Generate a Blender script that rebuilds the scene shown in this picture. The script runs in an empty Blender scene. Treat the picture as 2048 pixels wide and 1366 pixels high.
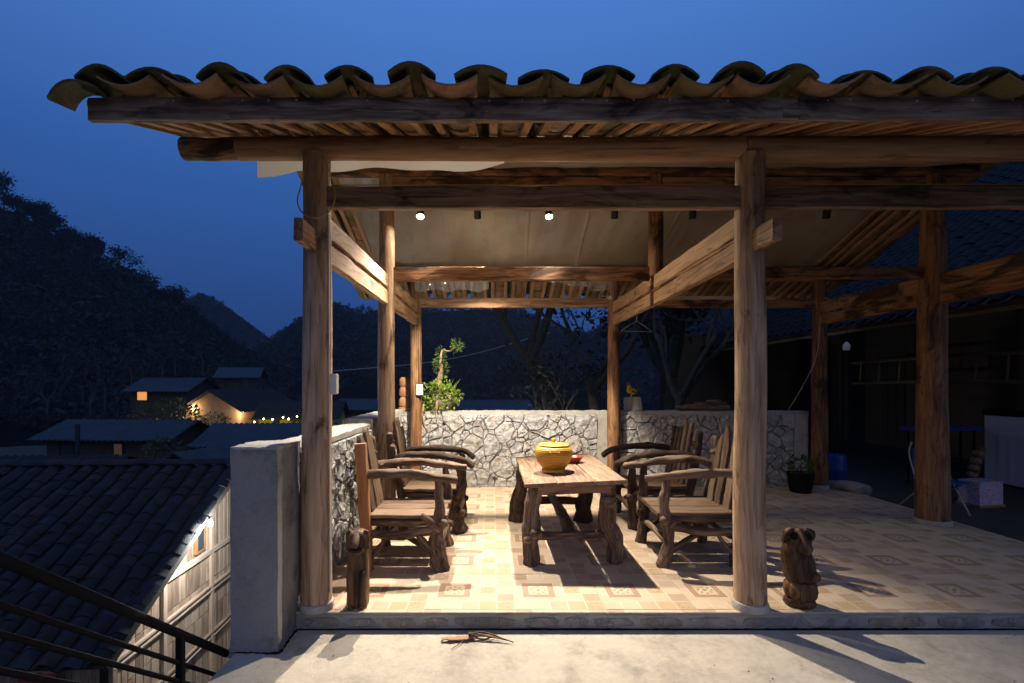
import bpy, math, random
import numpy as np
from mathutils import Vector, Matrix, Euler, noise as mnoise

random.seed(7)
R = random.Random(11)
sc = bpy.context.scene
COL = sc.collection
rad = math.radians

# ------------------------------------------------------------------ camera
CAM_H = 1.5                     # metres above the tiled terrace floor
FPX, CX, CY = 983.0, 985.0, 768.0
cam_d = bpy.data.cameras.new('camera')
cam = bpy.data.objects.new('camera', cam_d)
COL.objects.link(cam)
cam.location = (0, 0, CAM_H)
cam.rotation_euler = (rad(90), 0, 0)
cam_d.sensor_width = 36.0
cam_d.lens = FPX / 2048 * 36.0
cam_d.shift_x = (1024 - CX) / 2048
cam_d.shift_y = (CY - 683) / 2048
cam_d.clip_start = 0.05
cam_d.clip_end = 3000
sc.camera = cam

def P(px, py, d):
    """photo pixel + distance in metres -> world point"""
    return Vector(((px - CX) / FPX * d, d, CAM_H - (py - CY) / FPX * d))

# ------------------------------------------------------------------ world: blue hour sky
world = bpy.data.worlds.new('World')
sc.world = world
world.use_nodes = True
wn, wl = world.node_tree.nodes, world.node_tree.links
wn.clear()
w_out = wn.new('ShaderNodeOutputWorld')
w_bg = wn.new('ShaderNodeBackground')
w_tc = wn.new('ShaderNodeTexCoord')
w_sep = wn.new('ShaderNodeSeparateXYZ')
w_rmp = wn.new('ShaderNodeValToRGB')
w_cr = w_rmp.color_ramp
w_cr.elements[0].position = 0.0
w_cr.elements[0].color = (0.012, 0.042, 0.160, 1)
w_cr.elements[1].position = 1.0
w_cr.elements[1].color = (0.120, 0.270, 0.680, 1)
for p_, c_ in ((0.12, (0.016, 0.055, 0.205)), (0.36, (0.030, 0.108, 0.365)), (0.62, (0.072, 0.205, 0.600))):
    e_ = w_cr.elements.new(p_)
    e_.color = (*c_, 1)
w_ns = wn.new('ShaderNodeTexNoise')
w_ns.inputs['Scale'].default_value = 1.6
w_ns.inputs['Detail'].default_value = 3
w_mad = wn.new('ShaderNodeMath'); w_mad.operation = 'MULTIPLY_ADD'
w_mad.inputs[1].default_value = 0.10
w_add = wn.new('ShaderNodeMath'); w_add.operation = 'ADD'
w_add.inputs[1].default_value = -0.05
wl.new(w_tc.outputs['Generated'], w_sep.inputs[0])
wl.new(w_tc.outputs['Generated'], w_ns.inputs['Vector'])
wl.new(w_ns.outputs['Fac'], w_mad.inputs[0])
wl.new(w_sep.outputs['Z'], w_mad.inputs[2])
wl.new(w_mad.outputs[0], w_add.inputs[0])
wl.new(w_add.outputs[0], w_rmp.inputs[0])
wl.new(w_rmp.outputs[0], w_bg.inputs[0])
w_bg.inputs[1].default_value = 1.0
wl.new(w_bg.outputs[0], w_out.inputs[0])

# very soft evening fill from behind the camera, added to brighten front faces
fill_sun_d = bpy.data.lights.new('fill_sun', 'SUN')
fill_sun_d.energy = 0.27
fill_sun_d.angle = rad(70)
fill_sun_d.color = (1.0, 0.80, 0.58)
fill_sun = bpy.data.objects.new('fill_sun', fill_sun_d)
COL.objects.link(fill_sun)
fill_sun.rotation_euler = Euler((rad(52), 0, rad(12)))

sc.view_settings.view_transform = 'Standard'
sc.view_settings.look = 'None'
sc.view_settings.exposure = 0.0
sc.view_settings.gamma = 1.0
sc.view_settings.use_curve_mapping = False
sc.render.engine = 'CYCLES'
cy = sc.cycles
cy.use_denoising = True
try:
    cy.denoiser = 'OPENIMAGEDENOISE'
except Exception:
    pass
cy.max_bounces = 7
cy.diffuse_bounces = 4
cy.glossy_bounces = 3
cy.transparent_max_bounces = 12
cy.sample_clamp_indirect = 4.0
cy.use_light_tree = True
cy.caustics_reflective = False
cy.caustics_refractive = False

SPOT_W = 900.0
SPOT_BACK_W = 1250.0
LAMP_COL = (1.0, 0.88, 0.74)

# ------------------------------------------------------------------ material helpers
def new_mat(name):
    m = bpy.data.materials.new(name)
    m.use_nodes = True
    nt = m.node_tree
    nt.nodes.clear()
    out = nt.nodes.new('ShaderNodeOutputMaterial')
    bs = nt.nodes.new('ShaderNodeBsdfPrincipled')
    nt.links.new(bs.outputs[0], out.inputs[0])
    return m, nt, bs, out

class NT:
    """tiny node-graph helper"""
    def __init__(s, nt): s.nt = nt
    def n(s, typ, **kw):
        nd = s.nt.nodes.new(typ)
        for k, v in kw.items(): setattr(nd, k, v)
        return nd
    def l(s, a, b): s.nt.links.new(a, b)
    def math(s, op, a, b=None, c=None, clamp=False):
        nd = s.n('ShaderNodeMath', operation=op); nd.use_clamp = clamp
        for i, x in enumerate((a, b, c)):
            if x is None: continue
            if isinstance(x, (int, float)): nd.inputs[i].default_value = x
            else: s.l(x, nd.inputs[i])
        return nd.outputs[0]
    def mapping(s, vec, scale=(1, 1, 1), loc=(0, 0, 0)):
        nd = s.n('ShaderNodeMapping')
        nd.inputs['Scale'].default_value = scale
        nd.inputs['Location'].default_value = loc
        s.l(vec, nd.inputs[0])
        return nd.outputs[0]
    def noise(s, vec, scale, detail=4, rough=.55, dist=0.0):
        nd = s.n('ShaderNodeTexNoise')
        nd.inputs['Scale'].default_value = scale
        nd.inputs['Detail'].default_value = detail
        nd.inputs['Roughness'].default_value = rough
        nd.inputs['Distortion'].default_value = dist
        s.l(vec, nd.inputs['Vector'])
        return nd.outputs['Fac']
    def ramp(s, fac, stops):
        nd = s.n('ShaderNodeValToRGB')
        cr = nd.color_ramp
        cr.elements[0].position, cr.elements[0].color = stops[0][0], (*stops[0][1], 1)
        cr.elements[1].position, cr.elements[1].color = stops[-1][0], (*stops[-1][1], 1)
        for p, c in stops[1:-1]:
            cr.elements.new(p).color = (*c, 1)
        s.l(fac, nd.inputs[0])
        return nd.outputs[0]
    def mix(s, fac, a, b, blend='MIX'):
        nd = s.n('ShaderNodeMix', data_type='RGBA', blend_type=blend)
        for i, x in ((0, fac), (6, a), (7, b)):
            if isinstance(x, (int, float)): nd.inputs[i].default_value = x
            elif isinstance(x, tuple): nd.inputs[i].default_value = (*x, 1) if len(x) == 3 else x
            else: s.l(x, nd.inputs[i])
        return nd.outputs[2]
    def bump(s, h, strength=.3, dist=.01, normal=None):
        nd = s.n('ShaderNodeBump')
        nd.inputs['Strength'].default_value = strength
        nd.inputs['Distance'].default_value = dist
        s.l(h, nd.inputs['Height'])
        if normal is not None: s.l(normal, nd.inputs['Normal'])
        return nd.outputs[0]
    def smooth(s, x, lo, hi):
        nd = s.n('ShaderNodeMapRange', interpolation_type='SMOOTHSTEP')
        nd.inputs[1].default_value = lo; nd.inputs[2].default_value = hi
        s.l(x, nd.inputs[0])
        return nd.outputs[0]
    def obj_vec(s, rnd=13.0):
        tc = s.n('ShaderNodeTexCoord'); oi = s.n('ShaderNodeObjectInfo')
        cb = s.n('ShaderNodeCombineXYZ')
        a = s.math('MULTIPLY', oi.outputs['Random'], rnd)
        for i in range(3): s.l(a, cb.inputs[i])
        va = s.n('ShaderNodeVectorMath', operation='ADD')
        s.l(tc.outputs['Object'], va.inputs[0]); s.l(cb.outputs[0], va.inputs[1])
        return va.outputs[0], oi.outputs['Random']
    def geo_vec(s):
        g = s.n('ShaderNodeNewGeometry')
        return g.outputs['Position']

def wood(name, dark, mid, light, burn=.3, burncol=(.02, .012, .008), ringw=.016, rough=.72, bump=.35, scale=1.0, vary=.25, crack=.66, cstretch=.02):
    m, nt, bs, out = new_mat(name)
    g = NT(nt)
    at = g.n('ShaderNodeAttribute', attribute_name='wc')
    oi = g.n('ShaderNodeObjectInfo')
    rv = g.n('ShaderNodeCombineXYZ')
    g.l(g.math('MULTIPLY', oi.outputs['Random'], 37.0), rv.inputs[2])
    va = g.n('ShaderNodeVectorMath', operation='ADD')
    g.l(at.outputs['Vector'], va.inputs[0]); g.l(rv.outputs[0], va.inputs[1])
    v = va.outputs[0]
    fine = g.noise(g.mapping(v, (1, 1, .045)), 95 * scale, 5, .65)
    med = g.noise(g.mapping(v, (1, 1, .10)), 22 * scale, 5, .6, .6)
    wob = g.noise(g.mapping(v, (1, 1, .13)), 6.0 * scale, 3, .5)
    ln = g.n('ShaderNodeVectorMath', operation='LENGTH')
    mp = g.mapping(v, (1, 1, 0), (.03, .02, 0))
    g.l(mp, ln.inputs[0])
    r = g.math('MULTIPLY_ADD', wob, .13, ln.outputs['Value'])
    ring = g.math('FRACT', g.math('DIVIDE', r, ringw))
    ring = g.math('POWER', ring, 2.2)
    t = g.math('ADD', g.math('MULTIPLY', med, .80), g.math('MULTIPLY', fine, .42)); t = g.math('SUBTRACT', t, .10)
    t = g.math('SUBTRACT', t, g.math('MULTIPLY', ring, .17))
    t = g.math('ADD', t, g.math('MULTIPLY', g.math('SUBTRACT', oi.outputs['Random'], .5), vary))
    c = g.ramp(t, [(.18, dark), (.42, mid), (.68, light)])
    b1 = g.noise(g.mapping(v, (1, 1, .38)), 5.2 * scale, 5, .62, .8)
    b2 = g.noise(g.mapping(v, (1, 1, .12)), 30 * scale, 3, .5)
    bm = g.smooth(g.math('ADD', b1, g.math('MULTIPLY', b2, .18)), .78 - burn * .42, .92 - burn * .36)
    c = g.mix(g.math('MULTIPLY', bm, .88), c, burncol)
    crk = g.smooth(g.noise(g.mapping(v, (1, 1, cstretch)), 55 * scale, 2, .5), crack, crack + .06)
    c = g.mix(g.math('MULTIPLY', crk, .75), c, tuple(x * .35 for x in dark))
    g.l(c, bs.inputs['Base Color'])
    bs.inputs['Roughness'].default_value = rough
    bs.inputs['Specular IOR Level'].default_value = .25
    h = g.math('SUBTRACT', g.math('ADD', fine, g.math('MULTIPLY', med, .8)), g.math('MULTIPLY', crk, 1.2))
    g.l(g.bump(h, bump, .006), bs.inputs['Normal'])
    return m

def simple(name, col, rough=.6, metal=0.0, nscale=20, namt=.12, bump=.0, spec=.4, coat=0):
    m, nt, bs, out = new_mat(name)
    g = NT(nt)
    v, rnd = g.obj_vec()
    nz = g.noise(v, nscale, 5, .6)
    lo = tuple(max(0, x * (1 - namt * 2)) for x in col); hi = tuple(min(1, x * (1 + namt * 2)) for x in col)
    g.l(g.ramp(nz, [(.25, lo), (.75, hi)]), bs.inputs['Base Color'])
    bs.inputs['Roughness'].default_value = rough
    bs.inputs['Metallic'].default_value = metal
    bs.inputs['Specular IOR Level'].default_value = spec
    bs.inputs['Coat Weight'].default_value = coat
    if bump: g.l(g.bump(nz, bump, .01), bs.inputs['Normal'])
    return m

def emit(name, col, strength):
    m = bpy.data.materials.new(name)
    m.use_nodes = True
    nt = m.node_tree; nt.nodes.clear()
    o = nt.nodes.new('ShaderNodeOutputMaterial'); e = nt.nodes.new('ShaderNodeEmission')
    e.inputs[0].default_value = (*col, 1); e.inputs[1].default_value = strength
    nt.links.new(e.outputs[0], o.inputs[0])
    return m

def stone_mat(name, cols, bump=.9, warm=None, moss=0):
    m, nt, bs, out = new_mat(name)
    g = NT(nt)
    v, rnd = g.obj_vec(17)
    base = g.ramp(rnd, cols)
    n1 = g.noise(v, 9, 7, .65, .4)
    n2 = g.noise(v, 55, 5, .7)
    n3 = g.noise(g.mapping(v, (1, 1, 2.4)), 3.2, 3, .5)
    c = g.mix(g.smooth(n1, .30, .72), g.mix(1.0, base, (.62, .60, .57), 'MULTIPLY'), base)
    c = g.mix(g.math('MULTIPLY', g.smooth(n2, .52, .75), .35), c, (.55, .53, .50))
    if warm: c = g.mix(g.math('MULTIPLY', g.smooth(n3, .60, .74), .5), c, warm)
    if moss: c = g.mix(g.math('MULTIPLY', g.smooth(n3, .35, .5), moss), c, (.03, .035, .015))
    ve = g.n('ShaderNodeTexVoronoi', feature='DISTANCE_TO_EDGE'); ve.inputs['Scale'].default_value = 8.5
    dv = g.n('ShaderNodeVectorMath', operation='MULTIPLY_ADD'); nn = g.n('ShaderNodeTexNoise'); nn.inputs['Scale'].default_value = 7; g.l(v, nn.inputs['Vector'])
    g.l(nn.outputs['Color'], dv.inputs[0]); dv.inputs[1].default_value = (.22, .22, .22); g.l(v, dv.inputs[2]); g.l(dv.outputs[0], ve.inputs['Vector'])
    crack = g.math('MULTIPLY', g.math('SUBTRACT', 1.0, g.smooth(ve.outputs['Distance'], .0, .035)), g.smooth(n1, .46, .56))
    c = g.mix(g.math('MULTIPLY', crack, .55), c, (.12, .11, .10))
    g.l(c, bs.inputs['Base Color'])
    bs.inputs['Roughness'].default_value = .88
    bs.inputs['Specular IOR Level'].default_value = .2
    vo = g.n('ShaderNodeTexVoronoi'); vo.inputs['Scale'].default_value = 11
    g.l(v, vo.inputs['Vector'])
    h = g.math('ADD', g.math('ADD', g.math('MULTIPLY', n1, 1.2), g.math('MULTIPLY', n2, .35)), g.math('MULTIPLY', vo.outputs['Distance'], 1.2))
    h = g.math('SUBTRACT', h, g.math('MULTIPLY', crack, .8))
    g.l(g.bump(h, bump, .03), bs.inputs['Normal'])
    return m

def concrete_mat(name, col, stain=(.05, .05, .045), amt=.5, streak=False, rough=.85, bump=.35, sc_=1.0):
    m, nt, bs, out = new_mat(name)
    g = NT(nt)
    v = g.geo_vec()
    n1 = g.noise(v, 1.7 * sc_, 6, .6, .3)
    n2 = g.noise(v, 14 * sc_, 6, .65)
    n3 = g.noise(g.mapping(v, (5, 5, .6) if streak else (1, 1, 1)), 2.4 * sc_, 5, .6)
    n4 = g.noise(v, 120, 3, .6)
    lo = tuple(x * .68 for x in col); hi = tuple(min(1, x * 1.18) for x in col)
    c = g.ramp(g.math('ADD', g.math('MULTIPLY', n1, .6), g.math('MULTIPLY', n2, .4)), [(.3, lo), (.5, col), (.7, hi)])
    c = g.mix(g.math('MULTIPLY', g.smooth(n3, .53, .75), amt), c, stain)
    c = g.mix(g.math('MULTIPLY', g.smooth(n4, .62, .72), .22), c, tuple(x * .4 for x in col))
    g.l(c, bs.inputs['Base Color'])
    bs.inputs['Roughness'].default_value = rough
    bs.inputs['Specular IOR Level'].default_value = .25
    h = g.math('ADD', g.math('ADD', n2, g.math('MULTIPLY', n4, .5)), g.math('MULTIPLY', n3, .4))
    g.l(g.bump(h, bump, .01), bs.inputs['Normal'])
    return m

def clay_mat(name, cols, moss=(.030, .032, .012), mossamt=.6, rough=.85):
    m, nt, bs, out = new_mat(name)
    g = NT(nt)
    v, rnd = g.obj_vec(19)
    p = g.geo_vec()
    at = g.n('ShaderNodeAttribute', attribute_name='tv')
    r2 = g.math('FRACT', g.math('ADD', rnd, at.outputs['Fac']))
    base = g.ramp(r2, cols)
    n1 = g.noise(p, 7, 6, .65, .5)
    n2 = g.noise(p, 40, 4, .6)
    c = g.mix(g.math('MULTIPLY', g.smooth(n1, .42, .62), mossamt), base, moss)
    c = g.mix(g.math('MULTIPLY', g.smooth(n2, .55, .75), .4), c, tuple(x * .3 for x in cols[0][1]))
    g.l(c, bs.inputs['Base Color'])
    bs.inputs['Roughness'].default_value = rough
    bs.inputs['Specular IOR Level'].default_value = .2
    g.l(g.bump(g.math('ADD', n2, n1), .5, .008), bs.inputs['Normal'])
    return m

M = {}
M['column'] = wood('column wood', (.050, .024, .011), (.265, .160, .086), (.46, .315, .195), burn=.33, burncol=(.040, .019, .009), ringw=.024, bump=.45, crack=.685, cstretch=.006)
M['columnold'] = wood('scorched column wood', (.060, .026, .010), (.20, .10, .042), (.34, .19, .09), burn=.42, burncol=(.030, .014, .007), ringw=.02, bump=.4, crack=.68, cstretch=.008)
M['burnt'] = wood('scorched beam wood', (.085, .036, .014), (.25, .118, .048), (.38, .205, .095), burn=.60, burncol=(.018, .009, .005), ringw=.02)
M['beam'] = wood('planed beam wood', (.11, .055, .024), (.29, .165, .080), (.42, .265, .145), burn=.32, burncol=(.05, .026, .013), ringw=.02)
M['fascia'] = wood('weathered fascia wood', (.06, .036, .024), (.20, .128, .084), (.34, .26, .20), burn=.50, burncol=(.014, .012, .012), ringw=.024)
M['rafter'] = wood('rafter wood', (.17, .080, .030), (.36, .190, .080), (.46, .27, .13), burn=.12, burncol=(.07, .033, .015))
M['purlin'] = wood('purlin log wood', (.16, .080, .034), (.33, .180, .082), (.42, .25, .12), burn=.16, burncol=(.04, .021, .010), ringw=.03)
M['driftwood'] = wood('driftwood branch', (.022, .012, .007), (.105, .062, .036), (.29, .205, .14), burn=.40, burncol=(.016, .009, .006), bump=.9, ringw=.014, vary=.12)
M['driftdark'] = wood('dark driftwood', (0.0200, 0.0112, 0.0072), (0.0680, 0.0384, 0.0224), (0.1600, 0.1000, 0.0640), burn=.5, burncol=(.015, .009, .006), bump=.8, ringw=.014)
M['chairplank'] = wood('weathered chair plank', (.040, .022, .012), (.125, .076, .044), (.22, .150, .098), burn=.26, burncol=(.03, .017, .010), bump=.7, scale=1.2)
M['table'] = wood('table plank wood', (.10, .052, .030), (.27, .165, .105), (.41, .29, .205), burn=.22, burncol=(.07, .038, .024), bump=.6, scale=1.1)
M['orangepost'] = wood('orange cedar post', (.15, .062, .022), (.27, .125, .050), (.36, .19, .09), burn=.1)
M['carved'] = wood('carved dark wood', (.020, .010, .005), (.095, .044, .019), (.22, .115, .055), burn=.42, burncol=(.008, .005, .004), bump=.8, ringw=.012, rough=.45, scale=.8)
M['wallplank'] = wood('brown board wood', (.18, .115, .075), (.37, .265, .180), (.48, .37, .27), burn=.20, burncol=(.11, .066, .042), ringw=.03, scale=.7, vary=.4)
M['trim'] = wood('pale trim wood', (.24, .17, .115), (.40, .315, .235), (.50, .41, .32), burn=.08)
M['bamboo'] = wood('bamboo pole', (.08, .055, .025), (.14, .10, .05), (.20, .15, .08), burn=.2)
M['stone'] = stone_mat('limestone', [(0, (.40, .40, .39)), (.3, (.52, .51, .48)), (.55, (.37, .375, .38)), (.80, (.48, .455, .41)), (.9, (.46, .43, .40)), (1, (.55, .54, .52))], warm=(.44, .39, .28))
M['mortar'] = concrete_mat('wall mortar', (.21, .20, .185), amt=.6, bump=.8)
M['cap'] = concrete_mat('wall cap cement', (.35, .33, .29), stain=(.11, .10, .085), amt=.6, bump=.9, sc_=2)
M['pier'] = concrete_mat('pier concrete', (.245, .232, .21), stain=(.060, .052, .042), amt=.85, bump=.6, sc_=1.7)
M['yard'] = concrete_mat('yard concrete', (.39, .345, .270), stain=(.17, .15, .115), amt=.55, bump=.6, sc_=2.2)
M['step'] = stone_mat('step stone', [(0, (.30, .28, .23)), (.35, (.36, .32, .23)), (.6, (.27, .26, .235)), (1, (.38, .36, .31))], bump=.6, moss=.10)
M['stepbase'] = concrete_mat('step mortar', (.31, .30, .26), stain=(.09, .09, .07), amt=.7, bump=.7, sc_=2.2)
M['moss'] = simple('black moss and ear shade', (.012, .014, .008), .95, nscale=40, namt=.3, bump=.6, spec=0)
M['sideyard'] = concrete_mat('dark earthen yard', (.060, .055, .045), stain=(.03, .028, .022), amt=.6, bump=.6, sc_=2)  # dark base colour, set to keep this ground near black
M['collar'] = concrete_mat('column collar cement', (.38, .36, .32), stain=(.16, .14, .115), amt=.6, sc_=3)
M['frontbeam'] = wood('weathered front beam', (.070, .036, .018), (.20, .120, .065), (.36, .25, .16), burn=.44, burncol=(.024, .014, .009), ringw=.022)
M['clay'] = clay_mat('old clay tile', [(0, (.28, .120, .050)), (.25, (.34, .190, .095)), (.45, (.17, .10, .05)), (.65, (.38, .20, .115)), (.8, (.15, .115, .045)), (1, (.26, .150, .075))], moss=(.090, .082, .020), mossamt=.6)
M['claytop'] = clay_mat('mossy clay cover tile', [(0, (.070, .058, .030)), (.5, (.12, .085, .045)), (1, (.085, .078, .030))], moss=(.045, .052, .014), mossamt=.8)
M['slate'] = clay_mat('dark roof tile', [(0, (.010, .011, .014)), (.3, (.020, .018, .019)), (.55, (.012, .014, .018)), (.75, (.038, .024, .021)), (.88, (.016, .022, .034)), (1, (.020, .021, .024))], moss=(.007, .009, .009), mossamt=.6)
M['slatedim'] = clay_mat('darker roof tile', [(0, (.006, .007, .009)), (.5, (.010, .010, .012)), (1, (.008, .010, .014))], moss=(.004, .005, .005))  # slate tones lowered so the farmhouse roof shows less
M['blackmetal'] = simple('black painted metal', (.006, .006, .007), .75, .0, 60, .2, spec=.08)
M['lampbody'] = simple('black lamp housing', (.010, .010, .011), .45)
M['white'] = simple('white plastic', (.62, .60, .55), .45, namt=.05)
M['cableY'] = simple('yellow cable', (.50, .33, .05), .5)
M['cableG'] = simple('grey wire', (.32, .31, .29), .5)
M['lens'] = emit('lamp lens', (1.0, .88, .72), 2600)
M['bulb'] = emit('warm bulb', (1.0, .80, .45), 45)
M['bulbw'] = emit('white bulb', (.92, .97, 1.0), 60)
M['bulby'] = emit('yellow bulb', (1.0, .85, .25), 30)
M['winlit'] = emit('lit window', (1.0, .40, .12), .85)
M['earth'] = concrete_mat('rammed earth wall', (.32, .205, .115), stain=(.18, .11, .06), amt=.6, bump=1.0, sc_=1.2)
M['yellowwall'] = concrete_mat('yellow plaster', (.45, .36, .05), stain=(.22, .18, .03), amt=.5)
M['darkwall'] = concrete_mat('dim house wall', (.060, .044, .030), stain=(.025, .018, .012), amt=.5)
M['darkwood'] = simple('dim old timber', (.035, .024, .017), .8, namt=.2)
M['corr'] = simple('corrugated fibre sheet', (.009, .012, .018), .6, namt=.4, nscale=2)
M['soil'] = concrete_mat('valley soil', (.030, .032, .020), stain=(.015, .018, .010), amt=.6)
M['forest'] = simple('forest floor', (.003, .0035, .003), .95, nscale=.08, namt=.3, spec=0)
M['goods'] = emit('lit shop doorway', (.8, .45, .38), .06)
M['glass'] = simple('dim window glass', (.045, .06, .068), .15, namt=.05)

def leaf_mat(name, a, b, trans=.25):
    m, nt, bs, out = new_mat(name)
    g = NT(nt)
    at = g.n('ShaderNodeAttribute', attribute_name='tv')
    g.l(g.ramp(at.outputs['Fac'], [(0, a), (1, b)]), bs.inputs['Base Color'])
    bs.inputs['Roughness'].default_value = .6
    bs.inputs['Specular IOR Level'].default_value = .25
    tr = g.n('ShaderNodeBsdfTranslucent'); g.l(g.ramp(at.outputs['Fac'], [(0, a), (1, b)]), tr.inputs[0])
    mx = g.n('ShaderNodeMixShader'); mx.inputs[0].default_value = trans
    g.l(bs.outputs[0], mx.inputs[1]); g.l(tr.outputs[0], mx.inputs[2]); g.l(mx.outputs[0], out.inputs[0])
    return m
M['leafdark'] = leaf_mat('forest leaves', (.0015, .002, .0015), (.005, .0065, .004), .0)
M['leafgreen'] = leaf_mat('bright green leaves', (.06, .13, .012), (.26, .32, .05))
M['leafpine'] = leaf_mat('podocarpus leaves', (.03, .06, .012), (.10, .15, .03))
M['leafbush'] = leaf_mat('bush leaves', (.03, .04, .014), (.10, .11, .04))
M['bark'] = simple('pale bark', (.035, .032, .028), .9, nscale=6, namt=.25)
M['barkdark'] = simple('dark bark', (.016, .014, .012), .9, nscale=8, namt=.3, bump=.5)
M['barkwarm'] = wood('bonsai bark', (.10, .06, .035), (.25, .16, .09), (.42, .30, .19), burn=.15, bump=.8)

def tile_print_mat():
    m, nt, bs, out = new_mat('printed floor tile')
    g = NT(nt)
    at = g.n('ShaderNodeAttribute', attribute_name='pc')
    v, rnd = g.obj_vec(9)
    n1 = g.noise(v, 7, 5, .6, .5)
    n2 = g.noise(v, 60, 3, .6)
    c = g.mix(g.math('MULTIPLY', g.smooth(n1, .35, .7), .30), at.outputs['Color'], g.mix(1.0, at.outputs['Color'], (.72, .66, .58), 'MULTIPLY'))
    c = g.mix(g.math('MULTIPLY', g.smooth(n2, .55, .75), .16), c, (.30, .20, .12))
    g.l(c, bs.inputs['Base Color'])
    p = g.geo_vec()
    dust = g.noise(p, 2.2, 5, .65)
    bs.inputs['Specular IOR Level'].default_value = .35
    g.l(g.ramp(dust, [(.3, (.42,) * 3), (.7, (.70,) * 3)]), bs.inputs['Roughness'])
    g.l(g.bump(n1, .06, .003), bs.inputs['Normal'])
    return m
M['floortile'] = tile_print_mat()

def tarp_mat():
    m, nt, bs, out = new_mat('translucent tarpaulin')
    g = NT(nt)
    p = g.geo_vec()
    n1 = g.noise(g.mapping(p, (1, .25, 1)), 5, 5, .6)
    n2 = g.noise(p, 1.3, 4, .55)
    c = g.ramp(n2, [(.3, (.29, .235, .165)), (.7, (.43, .36, .265))])
    c = g.mix(g.math('MULTIPLY', g.smooth(n1, .55, .72), .35), c, (.17, .15, .11))
    g.l(c, bs.inputs['Base Color'])
    bs.inputs['Roughness'].default_value = .38
    tr = g.n('ShaderNodeBsdfTranslucent'); g.l(c, tr.inputs[0])
    mx = g.n('ShaderNodeMixShader'); mx.inputs[0].default_value = .3
    g.l(g.bump(n1, .35, .02), bs.inputs['Normal'])
    g.l(bs.outputs[0], mx.inputs[1]); g.l(tr.outputs[0], mx.inputs[2]); g.l(mx.outputs[0], out.inputs[0])
    return m
M['tarp'] = tarp_mat()
M['flap'] = leaf_mat('thin white plastic', (.70, .66, .58), (.74, .70, .62), .55)

def plastic_sheet_mat():
    m, nt, bs, out = new_mat('clear plastic sheet')
    g = NT(nt)
    bs.inputs['Base Color'].default_value = (.5, .5, .5, 1)
    bs.inputs['Roughness'].default_value = .12
    tp = g.n('ShaderNodeBsdfTransparent')
    mx = g.n('ShaderNodeMixShader'); mx.inputs[0].default_value = .28
    g.l(tp.outputs[0], mx.inputs[1]); g.l(bs.outputs[0], mx.inputs[2]); g.l(mx.outputs[0], out.inputs[0])
    return m
M['plastic'] = plastic_sheet_mat()

def basket_mat():
    m, nt, bs, out = new_mat('yellow woven basket')
    g = NT(nt)
    at = g.n('ShaderNodeAttribute', attribute_name='wc')   # x = angle, y = 0, z = height
    sp = g.n('ShaderNodeSeparateXYZ'); g.l(at.outputs['Vector'], sp.inputs[0])
    ua = g.math('MULTIPLY', sp.outputs[0], 58 / (2 * math.pi)); va = g.math('MULTIPLY', sp.outputs[2], 66.0)
    row = g.math('FLOOR', va)
    ua2 = g.math('ADD', ua, g.math('MULTIPLY', row, .5))
    fu = g.math('ABSOLUTE', g.math('SUBTRACT', g.math('FRACT', ua2), .5)); fv = g.math('ABSOLUTE', g.math('SUBTRACT', g.math('FRACT', va), .5))
    d = g.math('ADD', g.math('MULTIPLY', fu, fu), g.math('MULTIPLY', fv, fv))
    c = g.ramp(d, [(.05, (.66, .38, .035)), (.20, (.50, .255, .020)), (.36, (.16, .065, .006))])
    g.l(c, bs.inputs['Base Color'])
    bs.inputs['Roughness'].default_value = .42
    g.l(g.bump(g.math('SUBTRACT', 1.0, d), .9, .006), bs.inputs['Normal'])
    return m
M['basket'] = basket_mat()
M['oldpot'] = concrete_mat('old clay pot', (.20, .165, .12), stain=(.08, .065, .045), amt=.6, sc_=4)
M['basketplain'] = simple('yellow rattan', (.68, .42, .05), .45, nscale=90, namt=.15, bump=.4)
M['redbowl'] = simple('red lacquer', (.30, .035, .022), .3, namt=.1, coat=.3)

# ------------------------------------------------------------------ mesh helpers
class MB:
    def __init__(s):
        s.v, s.f, s.w, s.t = [], [], [], []
    def add(s, v, f, w=None, tv=0.0):
        o = len(s.v)
        s.v.extend([tuple(p) for p in v])
        s.f.extend([tuple(i + o for i in q) for q in f])
        s.w.extend([tuple(p) for p in (w if w is not None else v)])
        s.t.extend([tv] * len(v) if isinstance(tv, (int, float)) else tv)
        return s
    def mesh(s, name):
        me = bpy.data.meshes.new(name)
        me.from_pydata(s.v, [], s.f)
        a = me.attributes.new('wc', 'FLOAT_VECTOR', 'POINT')
        a.data.foreach_set('vector', np.array(s.w, dtype=np.float32).ravel())
        t = me.attributes.new('tv', 'FLOAT', 'POINT')
        t.data.foreach_set('value', np.array(s.t, dtype=np.float32))
        return me
    def build(s, name, mat, parent=None, smooth=False, angle=None):
        me = s.mesh(name)
        return link(name, me, mat, parent, smooth, angle)

def link(name, me, mat, parent=None, smooth=False, angle=None):
    if mat is not None and not me.materials:
        me.materials.append(M[mat] if isinstance(mat, str) else mat)
    if smooth:
        me.polygons.foreach_set('use_smooth', [True] * len(me.polygons))
        if angle:
            try: me.set_sharp_from_angle(angle=rad(angle))
            except Exception: pass
    o = bpy.data.objects.new(name, me)
    COL.objects.link(o)
    if parent is not None: o.parent = parent
    return o

def tag(o, label, cat, group=None):
    o['label'] = label; o['category'] = cat
    if group: o['group'] = group
    return o

def thing(name, label, cat, loc=(0, 0, 0), rz=0, group=None):
    o = bpy.data.objects.new(name, None)
    COL.objects.link(o)
    o.empty_display_size = .1
    o.location = loc; o.rotation_euler = (0, 0, rz)
    return tag(o, label, cat, group)

def struct(o):
    o['kind'] = 'structure'; return o
def stuff(o):
    o['kind'] = 'stuff'; return o

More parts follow.
